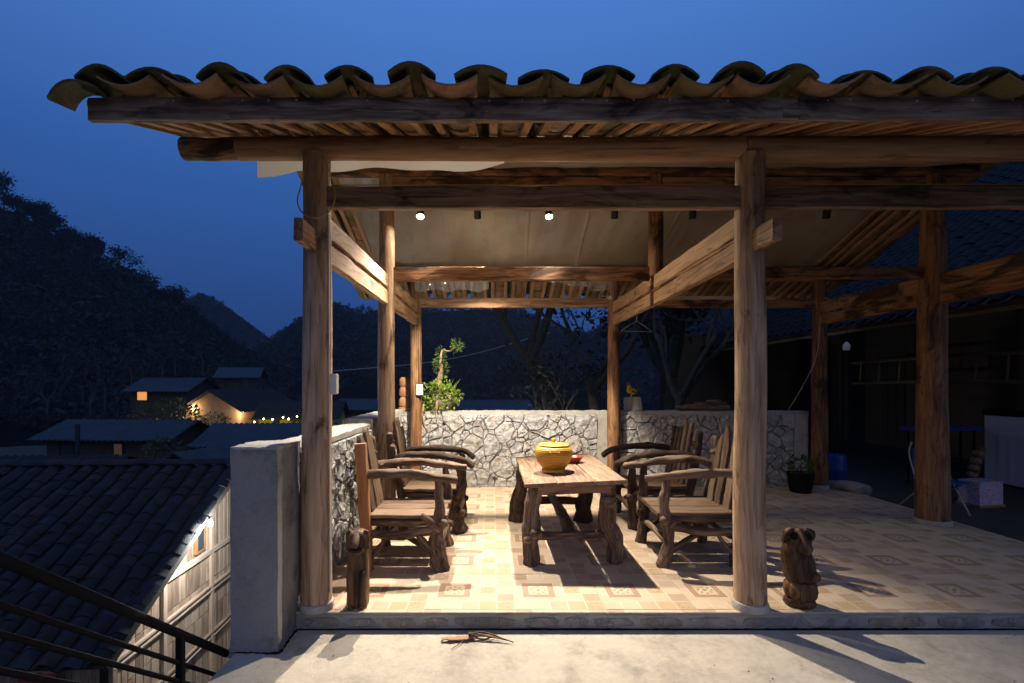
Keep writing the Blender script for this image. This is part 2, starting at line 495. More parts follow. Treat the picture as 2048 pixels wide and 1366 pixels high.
def frame(d, up=Vector((0, 0, 1))):
    d = d.normalized()
    if abs(d.dot(up)) > .97: up = Vector((0, 1, 0))
    a = d.cross(up).normalized(); b = a.cross(d).normalized()
    return a, b

def catmull(pts, n):
    pts = [Vector(p) for p in pts]
    if len(pts) == 2:
        return [pts[0].lerp(pts[1], i / n) for i in range(n + 1)]
    out = []
    P4 = [pts[0] * 2 - pts[1]] + pts + [pts[-1] * 2 - pts[-2]]
    for i in range(1, len(P4) - 2):
        p0, p1, p2, p3 = P4[i - 1:i + 3]
        for k in range(n):
            t = k / n
            out.append(.5 * ((2 * p1) + (-p0 + p2) * t + (2 * p0 - 5 * p1 + 4 * p2 - p3) * t * t + (-p0 + 3 * p1 - 3 * p2 + p3) * t ** 3))
    out.append(pts[-1])
    return out

def interp(vals, k, n):
    x = k / n * (len(vals) - 1)
    i = min(int(x), len(vals) - 2); t = x - i
    t = t * t * (3 - 2 * t)
    return vals[i] * (1 - t) + vals[i + 1] * t

def limb(mb, pts, radii, nseg=6, ns=10, rough=.0, seed=0, freq=6, ell=1.0, capround=True):
    """organic tube through points; rough = relative radial noise"""
    path = catmull(pts, nseg)
    n = len(path) - 1
    so = seed * 7.31
    v, w, f = [], [], []
    s = 0; prev = None; ref = None
    for k, p in enumerate(path):
        d = (path[min(k + 1, n)] - path[max(k - 1, 0)])
        if prev is not None: s += (p - prev).length
        prev = p
        a, b = frame(d, Vector((0, 0, 1)) if ref is None else ref)
        ref = b
        r = interp(radii, k, n)
        for j in range(ns):
            th = 2 * math.pi * j / ns
            c_, s_ = math.cos(th), math.sin(th)
            q = 1.0
            if rough:
                q += rough * 1.7 * mnoise.noise(Vector((c_ * 1.1 + so, s_ * 1.1, s * freq + so)))
                q += rough * .7 * mnoise.noise(Vector((c_ * 2.6 + so, s_ * 2.6 + 9, s * freq * 2.3)))
            rr = r * q
            v.append(p + a * (c_ * rr) + b * (s_ * rr * ell))
            w.append((c_ * rr, s_ * rr, s + so))
        if k:
            o = (k - 1) * ns
            for j in range(ns):
                f.append((o + j, o + (j + 1) % ns, o + ns + (j + 1) % ns, o + ns + j))
    # rounded caps
    for end in (0, n):
        base = end * ns
        d = (path[1] - path[0]) * -1 if end == 0 else path[n] - path[n - 1]
        d.normalize()
        r = radii[0] if end == 0 else radii[-1]
        i0 = len(v)
        for j in range(ns):
            pp = path[end] + (Vector(v[base + j]) - path[end]) * .72 + d * r * (.22 if capround else .04)
            v.append(pp); w.append((w[base + j][0] * .72, w[base + j][1] * .72, w[base + j][2]))
        ci = len(v)
        v.append(path[end] + d * r * (.30 if capround else .05)); w.append((0, 0, w[base][2]))
        for j in range(ns):
            j2 = (j + 1) % ns
            if end == 0:
                f.append((base + j2, base + j, i0 + j, i0 + j2)); f.append((i0 + j2, i0 + j, ci))
            else:
                f.append((base + j, base + j2, i0 + j2, i0 + j)); f.append((i0 + j, i0 + j2, ci))
    mb.add(v, f, w, tv=(seed * .37) % 1.0)
    return mb

def knot(mb, p, d, r, h, seed=0):
    """a stubby burl on a branch"""
    p, d = Vector(p), Vector(d).normalized()
    limb(mb, [p - d * h * .5, p + d * h * .4, p + d * h], [r * 1.1, r, r * .55], 3, 8, .22, seed, 14)

def bar(mb, p0, p1, w, h, up=(0, 0, 1), ch=.006, nseg=5, jit=.002, seed=0, ends=0.0, taper=1.0):
    """sawn timber with softened arrises; w sideways, h along up"""
    p0, p1 = Vector(p0), Vector(p1)
    d = p1 - p0; L = d.length
    a, b = frame(d, Vector(up))
    so = seed * 3.77 + 1.3
    cs = []
    hw, hh = w / 2, h / 2
    for sx, sy in ((1, 1), (-1, 1), (-1, -1), (1, -1)):
        if sx * sy > 0: cs += [(sx * hw, sy * (hh - ch)), (sx * (hw - ch), sy * hh)]
        else: cs += [(sx * (hw - ch), sy * hh), (sx * hw, sy * (hh - ch))]
    v, wv, f = [], [], []
    m = len(cs)
    for k in range(nseg + 1):
        t = k / nseg
        c = p0 + d * t
        tp = 1 + (taper - 1) * t
        for j, (x, y) in enumerate(cs):
            jx = jit * mnoise.noise(Vector((so + j * .7, k * 1.3, 2.2))) * 2
            jy = jit * mnoise.noise(Vector((so + j * .7 + 20, k * 1.3, 5.2))) * 2
            v.append(c + a * (x * tp + jx) + b * (y * tp + jy))
            wv.append((x * tp + .07 + (so % .05), y * tp + .02, t * L + so))
        if k:
            o = (k - 1) * m
            for j in range(m):
                f.append((o + j, o + (j + 1) % m, o + m + (j + 1) % m, o + m + j))
    f.append(tuple(range(m))[::-1]); f.append(tuple(nseg * m + j for j in range(m)))
    mb.add(v, f, wv, tv=(seed * .61) % 1.0)
    return mb

def box(mb, x0, x1, y0, y1, z0, z1, ch=0.0):
    if ch:
        return bar(mb, ((x0 + x1) / 2, (y0 + y1) / 2, z0), ((x0 + x1) / 2, (y0 + y1) / 2, z1), abs(x1 - x0), abs(y1 - y0), up=(0, 1, 0), ch=ch, nseg=1, jit=0)
    v = [(x0, y0, z0), (x1, y0, z0), (x1, y1, z0), (x0, y1, z0), (x0, y0, z1), (x1, y0, z1), (x1, y1, z1), (x0, y1, z1)]
    mb.add(v, [(3, 2, 1, 0), (4, 5, 6, 7), (0, 1, 5, 4), (1, 2, 6, 5), (2, 3, 7, 6), (3, 0, 4, 7)])
    return mb

def lathe(mb, prof, c, ns=24, angle_wc=False, squash=(1, 1)):
    """prof = [(r,z)...] bottom to top"""
    v, w, f = [], [], []
    for k, (r, z) in enumerate(prof):
        for j in range(ns):
            th = 2 * math.pi * j / ns
            v.append((c[0] + r * math.cos(th) * squash[0], c[1] + r * math.sin(th) * squash[1], c[2] + z))
            w.append((th, 0, z) if angle_wc else (r * math.cos(th), r * math.sin(th), z))
        if k:
            o = (k - 1) * ns
            for j in range(ns):
                f.append((o + j, o + (j + 1) % ns, o + ns + (j + 1) % ns, o + ns + j))
    n = len(prof) - 1
    if prof[0][0] > 1e-4: f.append(tuple(range(ns))[::-1])
    if prof[-1][0] > 1e-4: f.append(tuple(n * ns + j for j in range(ns)))
    mb.add(v, f, w)
    return mb

def loft(mb, rings, ns=16, e=2.0, lobes=0, lobeamp=0, rough=0, seed=0):
    """rings = [(cx,cy,z,rx,ry)] superellipse sections bottom to top"""
    v, w, f = [], [], []
    for k, (cx, cy_, z, rx, ry) in enumerate(rings):
        for j in range(ns):
            th = 2 * math.pi * j / ns
            c_, s_ = math.cos(th), math.sin(th)
            q = (abs(c_) ** e + abs(s_) ** e) ** (-1 / e)
            q *= 1 + (lobeamp * (abs(math.cos(th * lobes / 2)) - .6) if lobes else 0)
            if rough: q *= 1 + rough * mnoise.noise(Vector((c_ * 1.5 + seed, s_ * 1.5, z * 9 + seed)))
            v.append((cx + rx * c_ * q, cy_ + ry * s_ * q, z)); w.append((rx * c_ * q, ry * s_ * q, z + seed))
        if k:
            o = (k - 1) * ns
            for j in range(ns):
                f.append((o + j, o + (j + 1) % ns, o + ns + (j + 1) % ns, o + ns + j))
    n = len(rings) - 1
    f.append(tuple(range(ns))[::-1]); f.append(tuple(n * ns + j for j in range(ns)))
    mb.add(v, f, w)
    return mb

def wire(mb, pts, r=.004, n=6, ns=5):
    return limb(mb, pts, [r, r], n, ns, 0, 1, capround=False)

# ------------------------------------------------------------------ setting: ground, yard, terrace
def hfn(x, y, s, a):
    return a * mnoise.fractal(Vector((x * s, y * s, 3.1)), 1.0, 2.0, 4)

# valley ground: one sheet to the horizon, dipping under the terraces
gm = MB()
xs = np.concatenate([np.linspace(-900, -60, 15), np.linspace(-50, 60, 45), np.linspace(75, 900, 14)])
ys = np.concatenate([np.linspace(-300, -20, 6), np.linspace(-10, 70, 40), np.linspace(80, 1500, 16)])
gv = []
for y in ys:
    for x in xs:
        z = -4.3 - .012 * max(0, min(y, 60)) + hfn(x, y, .12, .35)
        if x > -2 and y < 16: z = min(z, -4.0)
        gv.append((x, y, z))
nx = len(xs)
gf = [(j * nx + i, j * nx + i + 1, (j + 1) * nx + i + 1, (j + 1) * nx + i) for j in range(len(ys) - 1) for i in range(nx - 1)]
gm.add(gv, gf)
struct(gm.build('ground', 'soil', smooth=True))

YARD_Z = -.112
# concrete yard in front of the step (its left edge drops to the stair)
ym = MB()
box(ym, -1.54, 16, -6, 3.215, -4.2, YARD_Z)
struct(ym.build('yard', 'yard'))
ym = MB(); box(ym, 5.07, 16, 3.218, 18, -4.2, YARD_Z - .002)
struct(ym.build('side_yard', 'sideyard'))
# retaining body below the terrace
tm = MB()
box(tm, -1.60, 5.05, 3.262, 7.62, -4.2, -.014)
struct(tm.build('terrace', 'stepbase'))
# ground behind the back wall
bm_ = MB()
box(bm_, -1.9, 16, 7.63, 22, -4.2, -.6)
struct(bm_.build('back_yard', 'soil'))

# stair going down along the left edge of the yard
st = thing('stair', 'concrete stair going down beside the yard behind the black railing', 'stair', (-2.1, 2.2, 0))
for k in range(9):
    s_ = MB(); y0 = 1.35 + k * .24
    box(s_, -.5, .5, y0 - 2.2, y0 - 2.2 + .24, -4.2, YARD_Z - .185 * (k + 1), 0)
    s_.build('step', 'yard', st)

# step face: mortared stones along the terrace front
sf = thing('terrace_step', 'low mortared stone step along the front of the tiled terrace', 'step', (0, 3.24, YARD_Z))
sb = MB(); bar(sb, (-1.29, 0.006, .049), (5.05, 0.006, .049), .03, .098, ch=.006, nseg=60, jit=.0035, seed=2)
sb.build('mortar_bed', 'stepbase', sf)
x = -1.27; k = 0
while x < 4.95:
    w_ = R.uniform(.16, .44); x1 = min(x + w_, 5.03)
    if x1 - x > .08:
        h_ = R.uniform(.060, .078)
        b_ = MB(); y_ = -.0125 - R.uniform(0, .003)
        n_ = 8
        ol = []
        for q in range(n_):
            th = 2 * math.pi * q / n_ + .2
            rr = 1.0 / max(abs(math.cos(th)), abs(math.sin(th))) * R.uniform(.84, .98)
            rr = min(rr, 1.22)
            ol.append(((x + x1) / 2 + math.cos(th) * rr * (x1 - x) / 2 * .97, .046 + math.sin(th) * rr * h_ / 2))
        v_ = [(a, .0, b) for a, b in ol] + [(a, y_, b) for a, b in ol]
        cxm = sum(a for a, _ in ol) / n_; czm = sum(b for _, b in ol) / n_
        v_ += [(cxm + (a - cxm) * .75, y_ - R.uniform(.001, .004), czm + (b - czm) * .75) for a, b in ol]
        f_ = [(q, (q + 1) % n_, n_ + (q + 1) % n_, n_ + q) for q in range(n_)]
        f_ += [(n_ + q, n_ + (q + 1) % n_, 2 * n_ + (q + 1) % n_, 2 * n_ + q) for q in range(n_)]
        f_.append(tuple(range(2 * n_, 3 * n_)))
        b_.add(v_, f_); b_.build('step_stone', 'step', sf)
    x = x1 + R.uniform(.012, .03); k += 1

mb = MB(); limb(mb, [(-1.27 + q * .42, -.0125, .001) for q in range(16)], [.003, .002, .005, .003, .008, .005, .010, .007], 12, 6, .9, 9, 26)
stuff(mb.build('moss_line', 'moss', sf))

# ---- printed floor tiles: shared mesh, one object per tile
TS = .606
CREAM, TAN, GOLD, PINK, BROWN = (.47, .370, .255), (.350, .258, .170), (.405, .288, .165), (.415, .305, .208), (.33, .215, .14)
LINE = (.53, .44, .32)
TX0, TY0 = .15, 3.274
def tile_rects():
    rects = []                              # (u0,v0,u1,v1,colour,lift)
    L = .007
    def cell(u0, v0, u1, v1, c, lift=0): rects.append((u0 + L, v0 + L, u1 - L, v1 - L, c, lift))
    rr = random.Random(3)
    # outer lines are the gap between cells; a base sheet of line colour lies under
    pal = [CREAM, CREAM, PINK, TAN, CREAM]
    for i in range(5):
        cell(i * .2, 0, i * .2 + .2, .2, [CREAM, CREAM, PINK, GOLD, GOLD][i])
        cell(i * .2, .8, i * .2 + .2, 1, [TAN, CREAM, CREAM, CREAM, PINK][i])
    for j, (a, b) in enumerate([(CREAM, TAN), (GOLD, CREAM), (CREAM, PINK)]):
        cell(.6, .2 + j * .2, .8, .4 + j * .2, a); cell(.8, .2 + j * .2, 1, .4 + j * .2, b)
    # medallion block
    for (u0, v0, u1, v1, c) in ((.0, .2, .6, .29, CREAM), (.0, .71, .6, .8, CREAM), (.0, .29, .10, .71, CREAM), (.50, .29, .6, .71, CREAM)):
        rects.append((u0 + .007, v0 + .003, u1 - .007, v1 - .003, c, 0))
    for (u0, v0, u1, v1) in ((.11, .30, .49, .375), (.11, .625, .49, .70), (.11, .375, .185, .625), (.415, .375, .49, .625)):
        rects.append((u0, v0, u1, v1, (.315, .195, .125), 0))
    rects.append((.192, .382, .408, .618, (.50, .40, .26), 0))
    return rects
RECTS = tile_rects()
ORN = []                                     # ornament bits (centre, half sizes, angle)
for a in range(8):
    th = a * math.pi / 4
    r_ = .078 if a % 2 else .083
    ORN.append((.30 + math.cos(th) * r_, .50 + math.sin(th) * r_ * 1.05, .028, .015, th + (math.pi / 2 if a % 2 == 0 else 0)))
ORN += [(.30, .50, .034, .026, 0)]
for (cu, cv) in ((.1, .9), (.7, .5), (.9, .1)):
    for a in range(6):
        th = a * math.pi / 3
        ORN.append((cu + math.cos(th) * .055, cv + math.sin(th) * .055, .02, .008, th + 1.57))
_tcache = {}
def tile_mesh(u0, u1, v0, v1):
    key = tuple(round(q, 4) for q in (u0, u1, v0, v1))
    if key in _tcache: return _tcache[key]
    v, f, c = [], [], []
    g_ = .0025 / TS
    def quad(a, b, a2, b2, z, col, clip=True):
        a, a2 = max(a, u0 + g_), min(a2, u1 - g_); b, b2 = max(b, v0 + g_), min(b2, v1 - g_)
        if a2 - a < .002 or b2 - b < .002: return
        o = len(v)
        v.extend([(a * TS, b * TS, z), (a2 * TS, b * TS, z), (a2 * TS, b2 * TS, z), (a * TS, b2 * TS, z)])
        f.append((o, o + 1, o + 2, o + 3)); c.append(col)
    # body with sides
    a, a2, b, b2 = (u0 + g_) * TS, (u1 - g_) * TS, (v0 + g_) * TS, (v1 - g_) * TS
    v += [(a, b, -.012), (a2, b, -.012), (a2, b2, -.012), (a, b2, -.012), (a, b, -.0006), (a2, b, -.0006), (a2, b2, -.0006), (a, b2, -.0006)]
    f += [(4, 5, 6, 7), (0, 1, 5, 4), (1, 2, 6, 5), (2, 3, 7, 6), (3, 0, 4, 7)]
    c += [LINE] * 5
    for (p, q, p2, q2, col, lift) in RECTS: quad(p, q, p2, q2, 0, col)
    for (cu, cv, hu, hv, th) in ORN:
        if not (u0 + .05 < cu < u1 - .05 and v0 + .05 < cv < v1 - .05): continue
        o = len(v); ct, s_ = math.cos(th), math.sin(th)
        for (sx, sy) in ((-1, 0), (0, -1), (1, 0), (0, 1)):
            v.append(((cu + sx * hu * ct - sy * hv * s_) * TS, (cv + sx * hu * s_ + sy * hv * ct) * TS, .0005))
        f.append((o, o + 1, o + 2, o + 3)); c.append((.17, .13, .085))
    me = bpy.data.meshes.new('floor_tile')
    me.from_pydata(v, [], f)
    at = me.attributes.new('pc', 'FLOAT_COLOR', 'FACE')
    at.data.foreach_set('color', np.array([(*q, 1) for q in c], dtype=np.float32).ravel())
    me.materials.append(M['floortile'])
    _tcache[key] = me
    return me
fl = MB(); box(fl, -1.60, 5.05, 3.228, 7.60, -.0135, -.0035)
floor = struct(fl.build('terrace_floor', 'cap'))
for i in range(-3, 9):
    for j in range(-1, 8):
        x0, y0 = TX0 + i * TS, TY0 + j * TS
        u0, u1 = max(0, (-1.59 - x0) / TS), min(1, (5.045 - x0) / TS)
        v0, v1 = max(0, (3.226 - y0) / TS), min(1, (7.45 - y0) / TS)
        if u1 - u0 < .03 or v1 - v0 < .03: continue
        o = bpy.data.objects.new('floor_tile', tile_mesh(u0, u1, v0, v1))
        COL.objects.link(o); o.parent = floor
        o.location = (x0, y0, .0 + R.uniform(-.0004, .0004))
        o.rotation_euler = (R.uniform(-.0008, .0008), R.uniform(-.0008, .0008), 0)

# ------------------------------------------------------------------ rubble walls
def clip_poly(poly, n, c):
    out = []
    L = len(poly)
    for i in range(L):
        a, b = poly[i], poly[(i + 1) % L]
        da, db = n[0] * a[0] + n[1] * a[1] - c, n[0] * b[0] + n[1] * b[1] - c
        if da <= 0: out.append(a)
        if (da < 0 < db) or (db < 0 < da):
            t = da / (da - db)
            out.append((a[0] + (b[0] - a[0]) * t, a[1] + (b[1] - a[1]) * t))
    return out

def rubble(w, h, n, seed, gap=.0042):
    rr = random.Random(seed)
    seeds = []
    tries = 0
    while len(seeds) < n and tries < 20000:
        tries += 1
        p = (rr.uniform(0, w), rr.uniform(0, h))
        big = rr.random() < .42
        rad_ = rr.uniform(.13, .20) if big else rr.uniform(.03, .10)
        if all(math.hypot((p[0] - q[0]) , (p[1] - q[1]) ) > (rad_ + q[2]) * .62 for q in seeds):
            seeds.append((p[0], p[1], rad_))
    polys = []
    for i, a in enumerate(seeds):
        poly = [(0, 0), (w, 0), (w, h), (0, h)]
        for j, b in enumerate(seeds):
            if i == j: continue
            dx, dy = b[0] - a[0], b[1] - a[1]
            if dx * dx + dy * dy > 1.4: continue
            # anisotropic jitter of the bisector gives crooked, sliver-like joints
            nl = math.hypot(dx, dy)
            c = (b[0] ** 2 + b[1] ** 2 - a[0] ** 2 - a[1] ** 2 + a[2] ** 2 - b[2] ** 2) / 2
            poly = clip_poly(poly, (dx / nl, dy / nl), c / nl - gap * rr.uniform(.5, 1.4))
            if len(poly) < 3: break
        if len(poly) >= 3:
            ar = abs(sum(poly[k][0] * poly[(k + 1) % len(poly)][1] - poly[(k + 1) % len(poly)][0] * poly[k][1] for k in range(len(poly)))) / 2
            if ar > .0012: polys.append([warp(q, w, h, seed) for q in densify(poly)])
    return polys

def densify(poly):
    out = []
    for i in range(len(poly)):
        a, b = poly[i], poly[(i + 1) % len(poly)]
        out.append(a)
        if math.hypot(a[0] - b[0], a[1] - b[1]) > .2: out.append(((a[0] + b[0]) / 2, (a[1] + b[1]) / 2))
    return out

def warp(q, w, h, seed):
    # bend the joints so that stones become crooked, elongated pieces
    e = min(1, q[0] / .15, (w - q[0]) / .15) * 1.0; e2 = min(1, q[1] / .12, (h - q[1]) / .12)
    p = Vector((q[0] * 2.6 + seed, q[1] * 2.6, .7))
    return (q[0] + max(0, e) * .105 * mnoise.noise(p), q[1] + max(0, e2) * .105 * mnoise.noise(p + Vector((31, 7, 0))))

def stone_mesh(poly, rr):
    # clean + subdivide outline
    pts = []
    L = len(poly)
    cx = sum(p[0] for p in poly) / L; cz = sum(p[1] for p in poly) / L
    for i in range(L):
        a, b = poly[i], poly[(i + 1) % L]
        d = math.hypot(b[0] - a[0], b[1] - a[1])
        if d < .012: continue
        # knock the corner back a little
        pts.append((a[0] + (cx - a[0]) * .015, a[1] + (cz - a[1]) * .015))
        k = 1 if d < .14 else 2
        for q in range(1, k + 1):
            t = q / (k + 1)
            nx_, nz_ = -(b[1] - a[1]) / d, (b[0] - a[0]) / d
            j = rr.uniform(-.002, .006)
            pts.append((a[0] + (b[0] - a[0]) * t + nx_ * j, a[1] + (b[1] - a[1]) * t + nz_ * j))
    n = len(pts)
    if n < 4: return None
    base = rr.uniform(.010, .042)
    tx, tz = rr.uniform(-.09, .09), rr.uniform(-.09, .09)
    def dep(p, amt): return base + (p[0] - cx) * tx + (p[1] - cz) * tz + rr.uniform(-amt, amt)
    v = [(p[0], .035, p[1]) for p in pts]
    v += [(p[0], -max(.002, dep(p, .004) - .010), p[1]) for p in pts]
    in1 = [(cx + (p[0] - cx) * .93, cz + (p[1] - cz) * .93) for p in pts]
    v += [(p[0], -dep(p, .004), p[1]) for p in in1]
    in2 = [(cx + (p[0] - cx) * .45, cz + (p[1] - cz) * .45) for p in pts]
    v += [(p[0], -dep(p, .007), p[1]) for p in in2]
    v.append((cx, -base - rr.uniform(-.004, .006), cz))
    f = []
    for r_ in range(3):
        for i in range(n):
            j = (i + 1) % n
            f.append((r_ * n + i, r_ * n + j, (r_ + 1) * n + j, (r_ + 1) * n + i))
    for i in range(n): f.append((3 * n + i, 3 * n + (i + 1) % n, 4 * n))
    me = bpy.data.meshes.new('stone')
    me.from_pydata(v, [], f)
    return me

def put_stones(parent, polys, origin, rz, seed, mat='stone'):
    rr = random.Random(seed)
    for p in polys:
        me = stone_mesh(p, rr)
        if me is None: continue
        o = link('stone', me, mat, parent, True, 14)
        o.location = origin; o.rotation_euler = (0, 0, rz)

def rough_cap(mb, x0, x1, y0, y1, z0, z1, step=.05, seed=0, amp=.012):
    """cement topping with an uneven surface and edges"""
    nx_ = max(2, int((x1 - x0) / step)); ny_ = max(2, int((y1 - y0) / step))
    v, f = [], []
    for j in range(ny_ + 1):
        for i in range(nx_ + 1):
            x = x0 + (x1 - x0) * i / nx_; y = y0 + (y1 - y0) * j / ny_
            e = (i in (0, nx_)) or (j in (0, ny_))
            q = mnoise.noise(Vector((x * 9, y * 9, seed))) * amp
            q2 = mnoise.noise(Vector((x * 23, y * 23, seed + 4))) * amp * .6
            jx = mnoise.noise(Vector((x * 14, y * 14, seed + 9))) * .008
            v.append((x + (jx if i in (0, nx_) else 0), y + (jx if j in (0, ny_) else 0), z1 + q + q2 - (.008 if e else 0)))
    W = nx_ + 1
    for j in range(ny_):
        for i in range(nx_): f.append((j * W + i, j * W + i + 1, (j + 1) * W + i + 1, (j + 1) * W + i))
    ring = [i for i in range(W)] + [j * W + nx_ for j in range(1, ny_ + 1)] + [ny_ * W + i for i in range(nx_ - 1, -1, -1)] + [j * W for j in range(ny_ - 1, 0, -1)]
    o = len(v)
    for r_ in ring: v.append((v[r_][0], v[r_][1], z0))
    n = len(ring)
    for k in range(n): f.append((o + k, o + (k + 1) % n, ring[(k + 1) % n], ring[k]))
    mb.add(v, f)
    return mb

WALL_H = 1.10
BW0, BW1, BWY = -1.31, 4.62, 7.20
bw = thing('stone_wall', 'pale rubble stone parapet wall along the back of the terrace', 'wall', (0, BWY, 0))
m_ = MB(); box(m_, BW0, BW1, .012, .34, -.01, WALL_H - .05); m_.build('mortar_core', 'mortar', bw)
m_ = MB(); rough_cap(m_, BW0 - .01, BW1 + .01, -.008, .35, WALL_H - .055, WALL_H, .06, 3); m_.build('coping', 'cap', bw, True, 50)
put_stones(bw, rubble(1.53 - BW0, WALL_H - .05, 190, 21), (BW0, 0, 0), 0, 5)
put_stones(bw, rubble(BW1 - .22 - 1.68, WALL_H - .05, 180, 23), (1.68, 0, 0), 0, 6)
m_ = MB(); bar(m_, (1.605, .02, 0), (1.605, .02, WALL_H + .004), .145, .09, up=(0, 1, 0), nseg=8, jit=.003, seed=4); m_.build('pilaster', 'cap', bw)
m_ = MB(); bar(m_, (BW1 - .11, .02, 0), (BW1 - .11, .02, WALL_H + .006), .20, .09, up=(0, 1, 0), nseg=8, jit=.003, seed=6); m_.build('pilaster', 'cap', bw)

# left side wall: runs from the front pier to the back corner (faces +X)
LWX = -1.30
lw = thing('stone_wall', 'rubble stone side wall between the concrete pier and the back corner', 'wall', (LWX, 3.3, 0))
m_ = MB(); box(m_, -.28, -.012, .0, 3.9, -.10, 1.045); m_.build('mortar_core', 'mortar', lw)
put_stones(lw, rubble(1.86, 1.02, 80, 31), (0, .02, 0), math.pi / 2, 7)
put_stones(lw, rubble(1.78, 1.07, 80, 33), (0, 2.12, 0), math.pi / 2, 8)
m_ = MB(); rough_cap(m_, -.29, .012, .0, 1.90, 1.03, 1.085, .06, 11); m_.build('coping', 'cap', lw, True, 50)
m_ = MB(); rough_cap(m_, -.29, .016, 1.905, 3.87, 1.05, 1.135, .06, 12); m_.build('coping', 'cap', lw, True, 50)
m_ = MB(); bar(m_, (-.12, 2.0, 0), (-.12, 2.0, 1.13), .30, .20, up=(0, 1, 0), nseg=8, jit=.004, seed=9); m_.build('pilaster', 'pier', lw)
m_ = MB(); bar(m_, (0.0325, 2.0, .08), (0.0325, 2.0, 1.03), .012, .11, up=(0, 1, 0), nseg=2, jit=.001, seed=9); m_.build('grey_board', 'wallplank', lw)

# concrete end pier in front
pi_ = MB()
nzp = 18
ring = []
v, f = [], []
x0, x1, y0, y1 = -1.575, -1.292, 2.955, 3.298
for k in range(nzp + 1):
    z = YARD_Z - .03 + (1.12 - YARD_Z + .03) * k / nzp
    cs = [(x0, y0), ((x0 * 2 + x1) / 3, y0), ((x0 + x1 * 2) / 3, y0), (x1, y0), (x1, (y0 + y1) / 2), (x1, y1), (x0, y1)]
    for i, (a, b) in enumerate(cs):
        q = mnoise.noise(Vector((a * 7, b * 7 + 4, z * 6))) * .0045
        flare = .012 if k == 0 else 0
        v.append((a + q + (flare if a == x1 else -flare if a == x0 else 0), b + q - (flare if b == y0 else 0), z))
    if k:
        for i in range(7):
            f.append(((k - 1) * 7 + i, (k - 1) * 7 + (i + 1) % 7, k * 7 + (i + 1) % 7, k * 7 + i))
f.append(tuple(nzp * 7 + i for i in range(7)))
pi_.add(v, f)
pier = thing('concrete_pier', 'square stained concrete pier at the front end of the side wall', 'pier', (0, 0, 0))
pi_.build('shaft', 'pier', pier)
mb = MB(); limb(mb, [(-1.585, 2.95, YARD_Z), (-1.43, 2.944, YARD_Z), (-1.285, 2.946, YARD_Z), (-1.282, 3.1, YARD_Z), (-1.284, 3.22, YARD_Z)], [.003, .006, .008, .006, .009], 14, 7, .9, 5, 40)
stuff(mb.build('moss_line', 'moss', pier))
m_ = MB(); rough_cap(m_, x0 - .004, x1 + .004, y0 - .004, y1, 1.105, 1.127, .04, 15, .008); m_.build('top', 'cap', pier, True, 50)

# ------------------------------------------------------------------ the timber pavilion
pav = thing('timber_pavilion', 'open timber pavilion with round columns and a curved clay tile roof', 'pavilion')
YF, YM, YB = 3.30, 5.30, 7.10
XL = {YF: -1.180, YM: -1.142, YB: -1.105}
XR = {YF: 1.730, YM: 1.757, YB: 1.750}
X3 = {YF: 4.74, YM: 4.745, YB: 4.72}
def roof_z(y):                       # rafter underside
    return 3.86 - .35 * abs(y - YM)

def column(x, y, z0, z1, r0, r1, seed, base=True, mat='column'):
    mb = MB()
    pts = [(x, y, z0)]
    n = 4
    for k in range(1, n):
        pts.append((x + R.uniform(-.006, .006), y + R.uniform(-.006, .006), z0 + (z1 - z0) * k / n))
    pts.append((x, y, z1))
    limb(mb, pts, [r0, (r0 * .6 + r1 * .4), r1], 8, 22, .022, seed, 1.3, capround=False)
    o = mb.build('column', mat, pav, True, 60)
    if base:
        c = MB()
        lathe(c, [(r0 + .012, .001), (r0 + .014, .03), (r0 + .008, .048), (r0 - .004, .052)], (x, y, 0), 24)
        c.build('column_collar', 'collar', o, True, 40)
    return o
column(XL[YF], YF, .02, 3.03, .100, .090, 1)
column(XR[YF], YF, .02, 3.03, .102, .090, 2)
column(X3[YF], YF, .02, 3.03, .102, .092, 3)
column(XL[YM], YM, .02, 3.74, .098, .078, 4)
column(X3[YM], YM, .02, 3.74, .150, .105, 5, mat='columnold')
column(XL[YB], YB, .02, 3.00, .088, .078, 6, mat='columnold')
column(XR[YB], YB, .02, 3.00, .092, .082, 7, mat='columnold')
column(X3[YB], YB, .02, 3.00, .110, .085, 8, mat='columnold')
column(XR[YM] + .0, YM, 2.66, 3.74, .080, .072, 9, base=False, mat='burnt')

def beam(name, p0, p1, w, h, mat, seed, parent=None, **kw):
    mb = MB(); bar(mb, p0, p1, w, h, seed=seed, nseg=10, jit=.004, ch=.008, **kw)
    return mb.build(name, mat, parent or pav)
# cross beams along the front, middle and back rows
beam('cross_beam', (XL[YF] + .06, YF - .01, 2.742), (XR[YF] - .08, YF - .01, 2.742), .062, .148, 'frontbeam', 1)
beam('cross_beam', (XR[YF] + .08, YF - .012, 2.746), (X3[YF] - .06, YF - .012, 2.746), .062, .150, 'frontbeam', 2)
beam('cross_beam', (XL[YM] + .06, YM, 2.685), (XR[YM] - .07, YM, 2.685), .060, .146, 'burnt', 3)
beam('cross_beam', (XR[YM] + .07, YM, 2.70), (X3[YM] - .08, YM, 2.69), .062, .125, 'burnt', 4)
beam('cross_beam', (XL[YB] + .05, YB, 2.668), (XR[YB] - .05, YB, 2.668), .060, .136, 'beam', 5)
beam('cross_beam', (XR[YB] + .05, YB, 2.668), (X3[YB] - .05, YB, 2.668), .060, .136, 'burnt', 6)
beam('cross_batten', (XR[YB] - .10, YB - .055, 2.735), (XR[YB] + 2.3, YB - .055, 2.735), .03, .045, 'trim', 7)
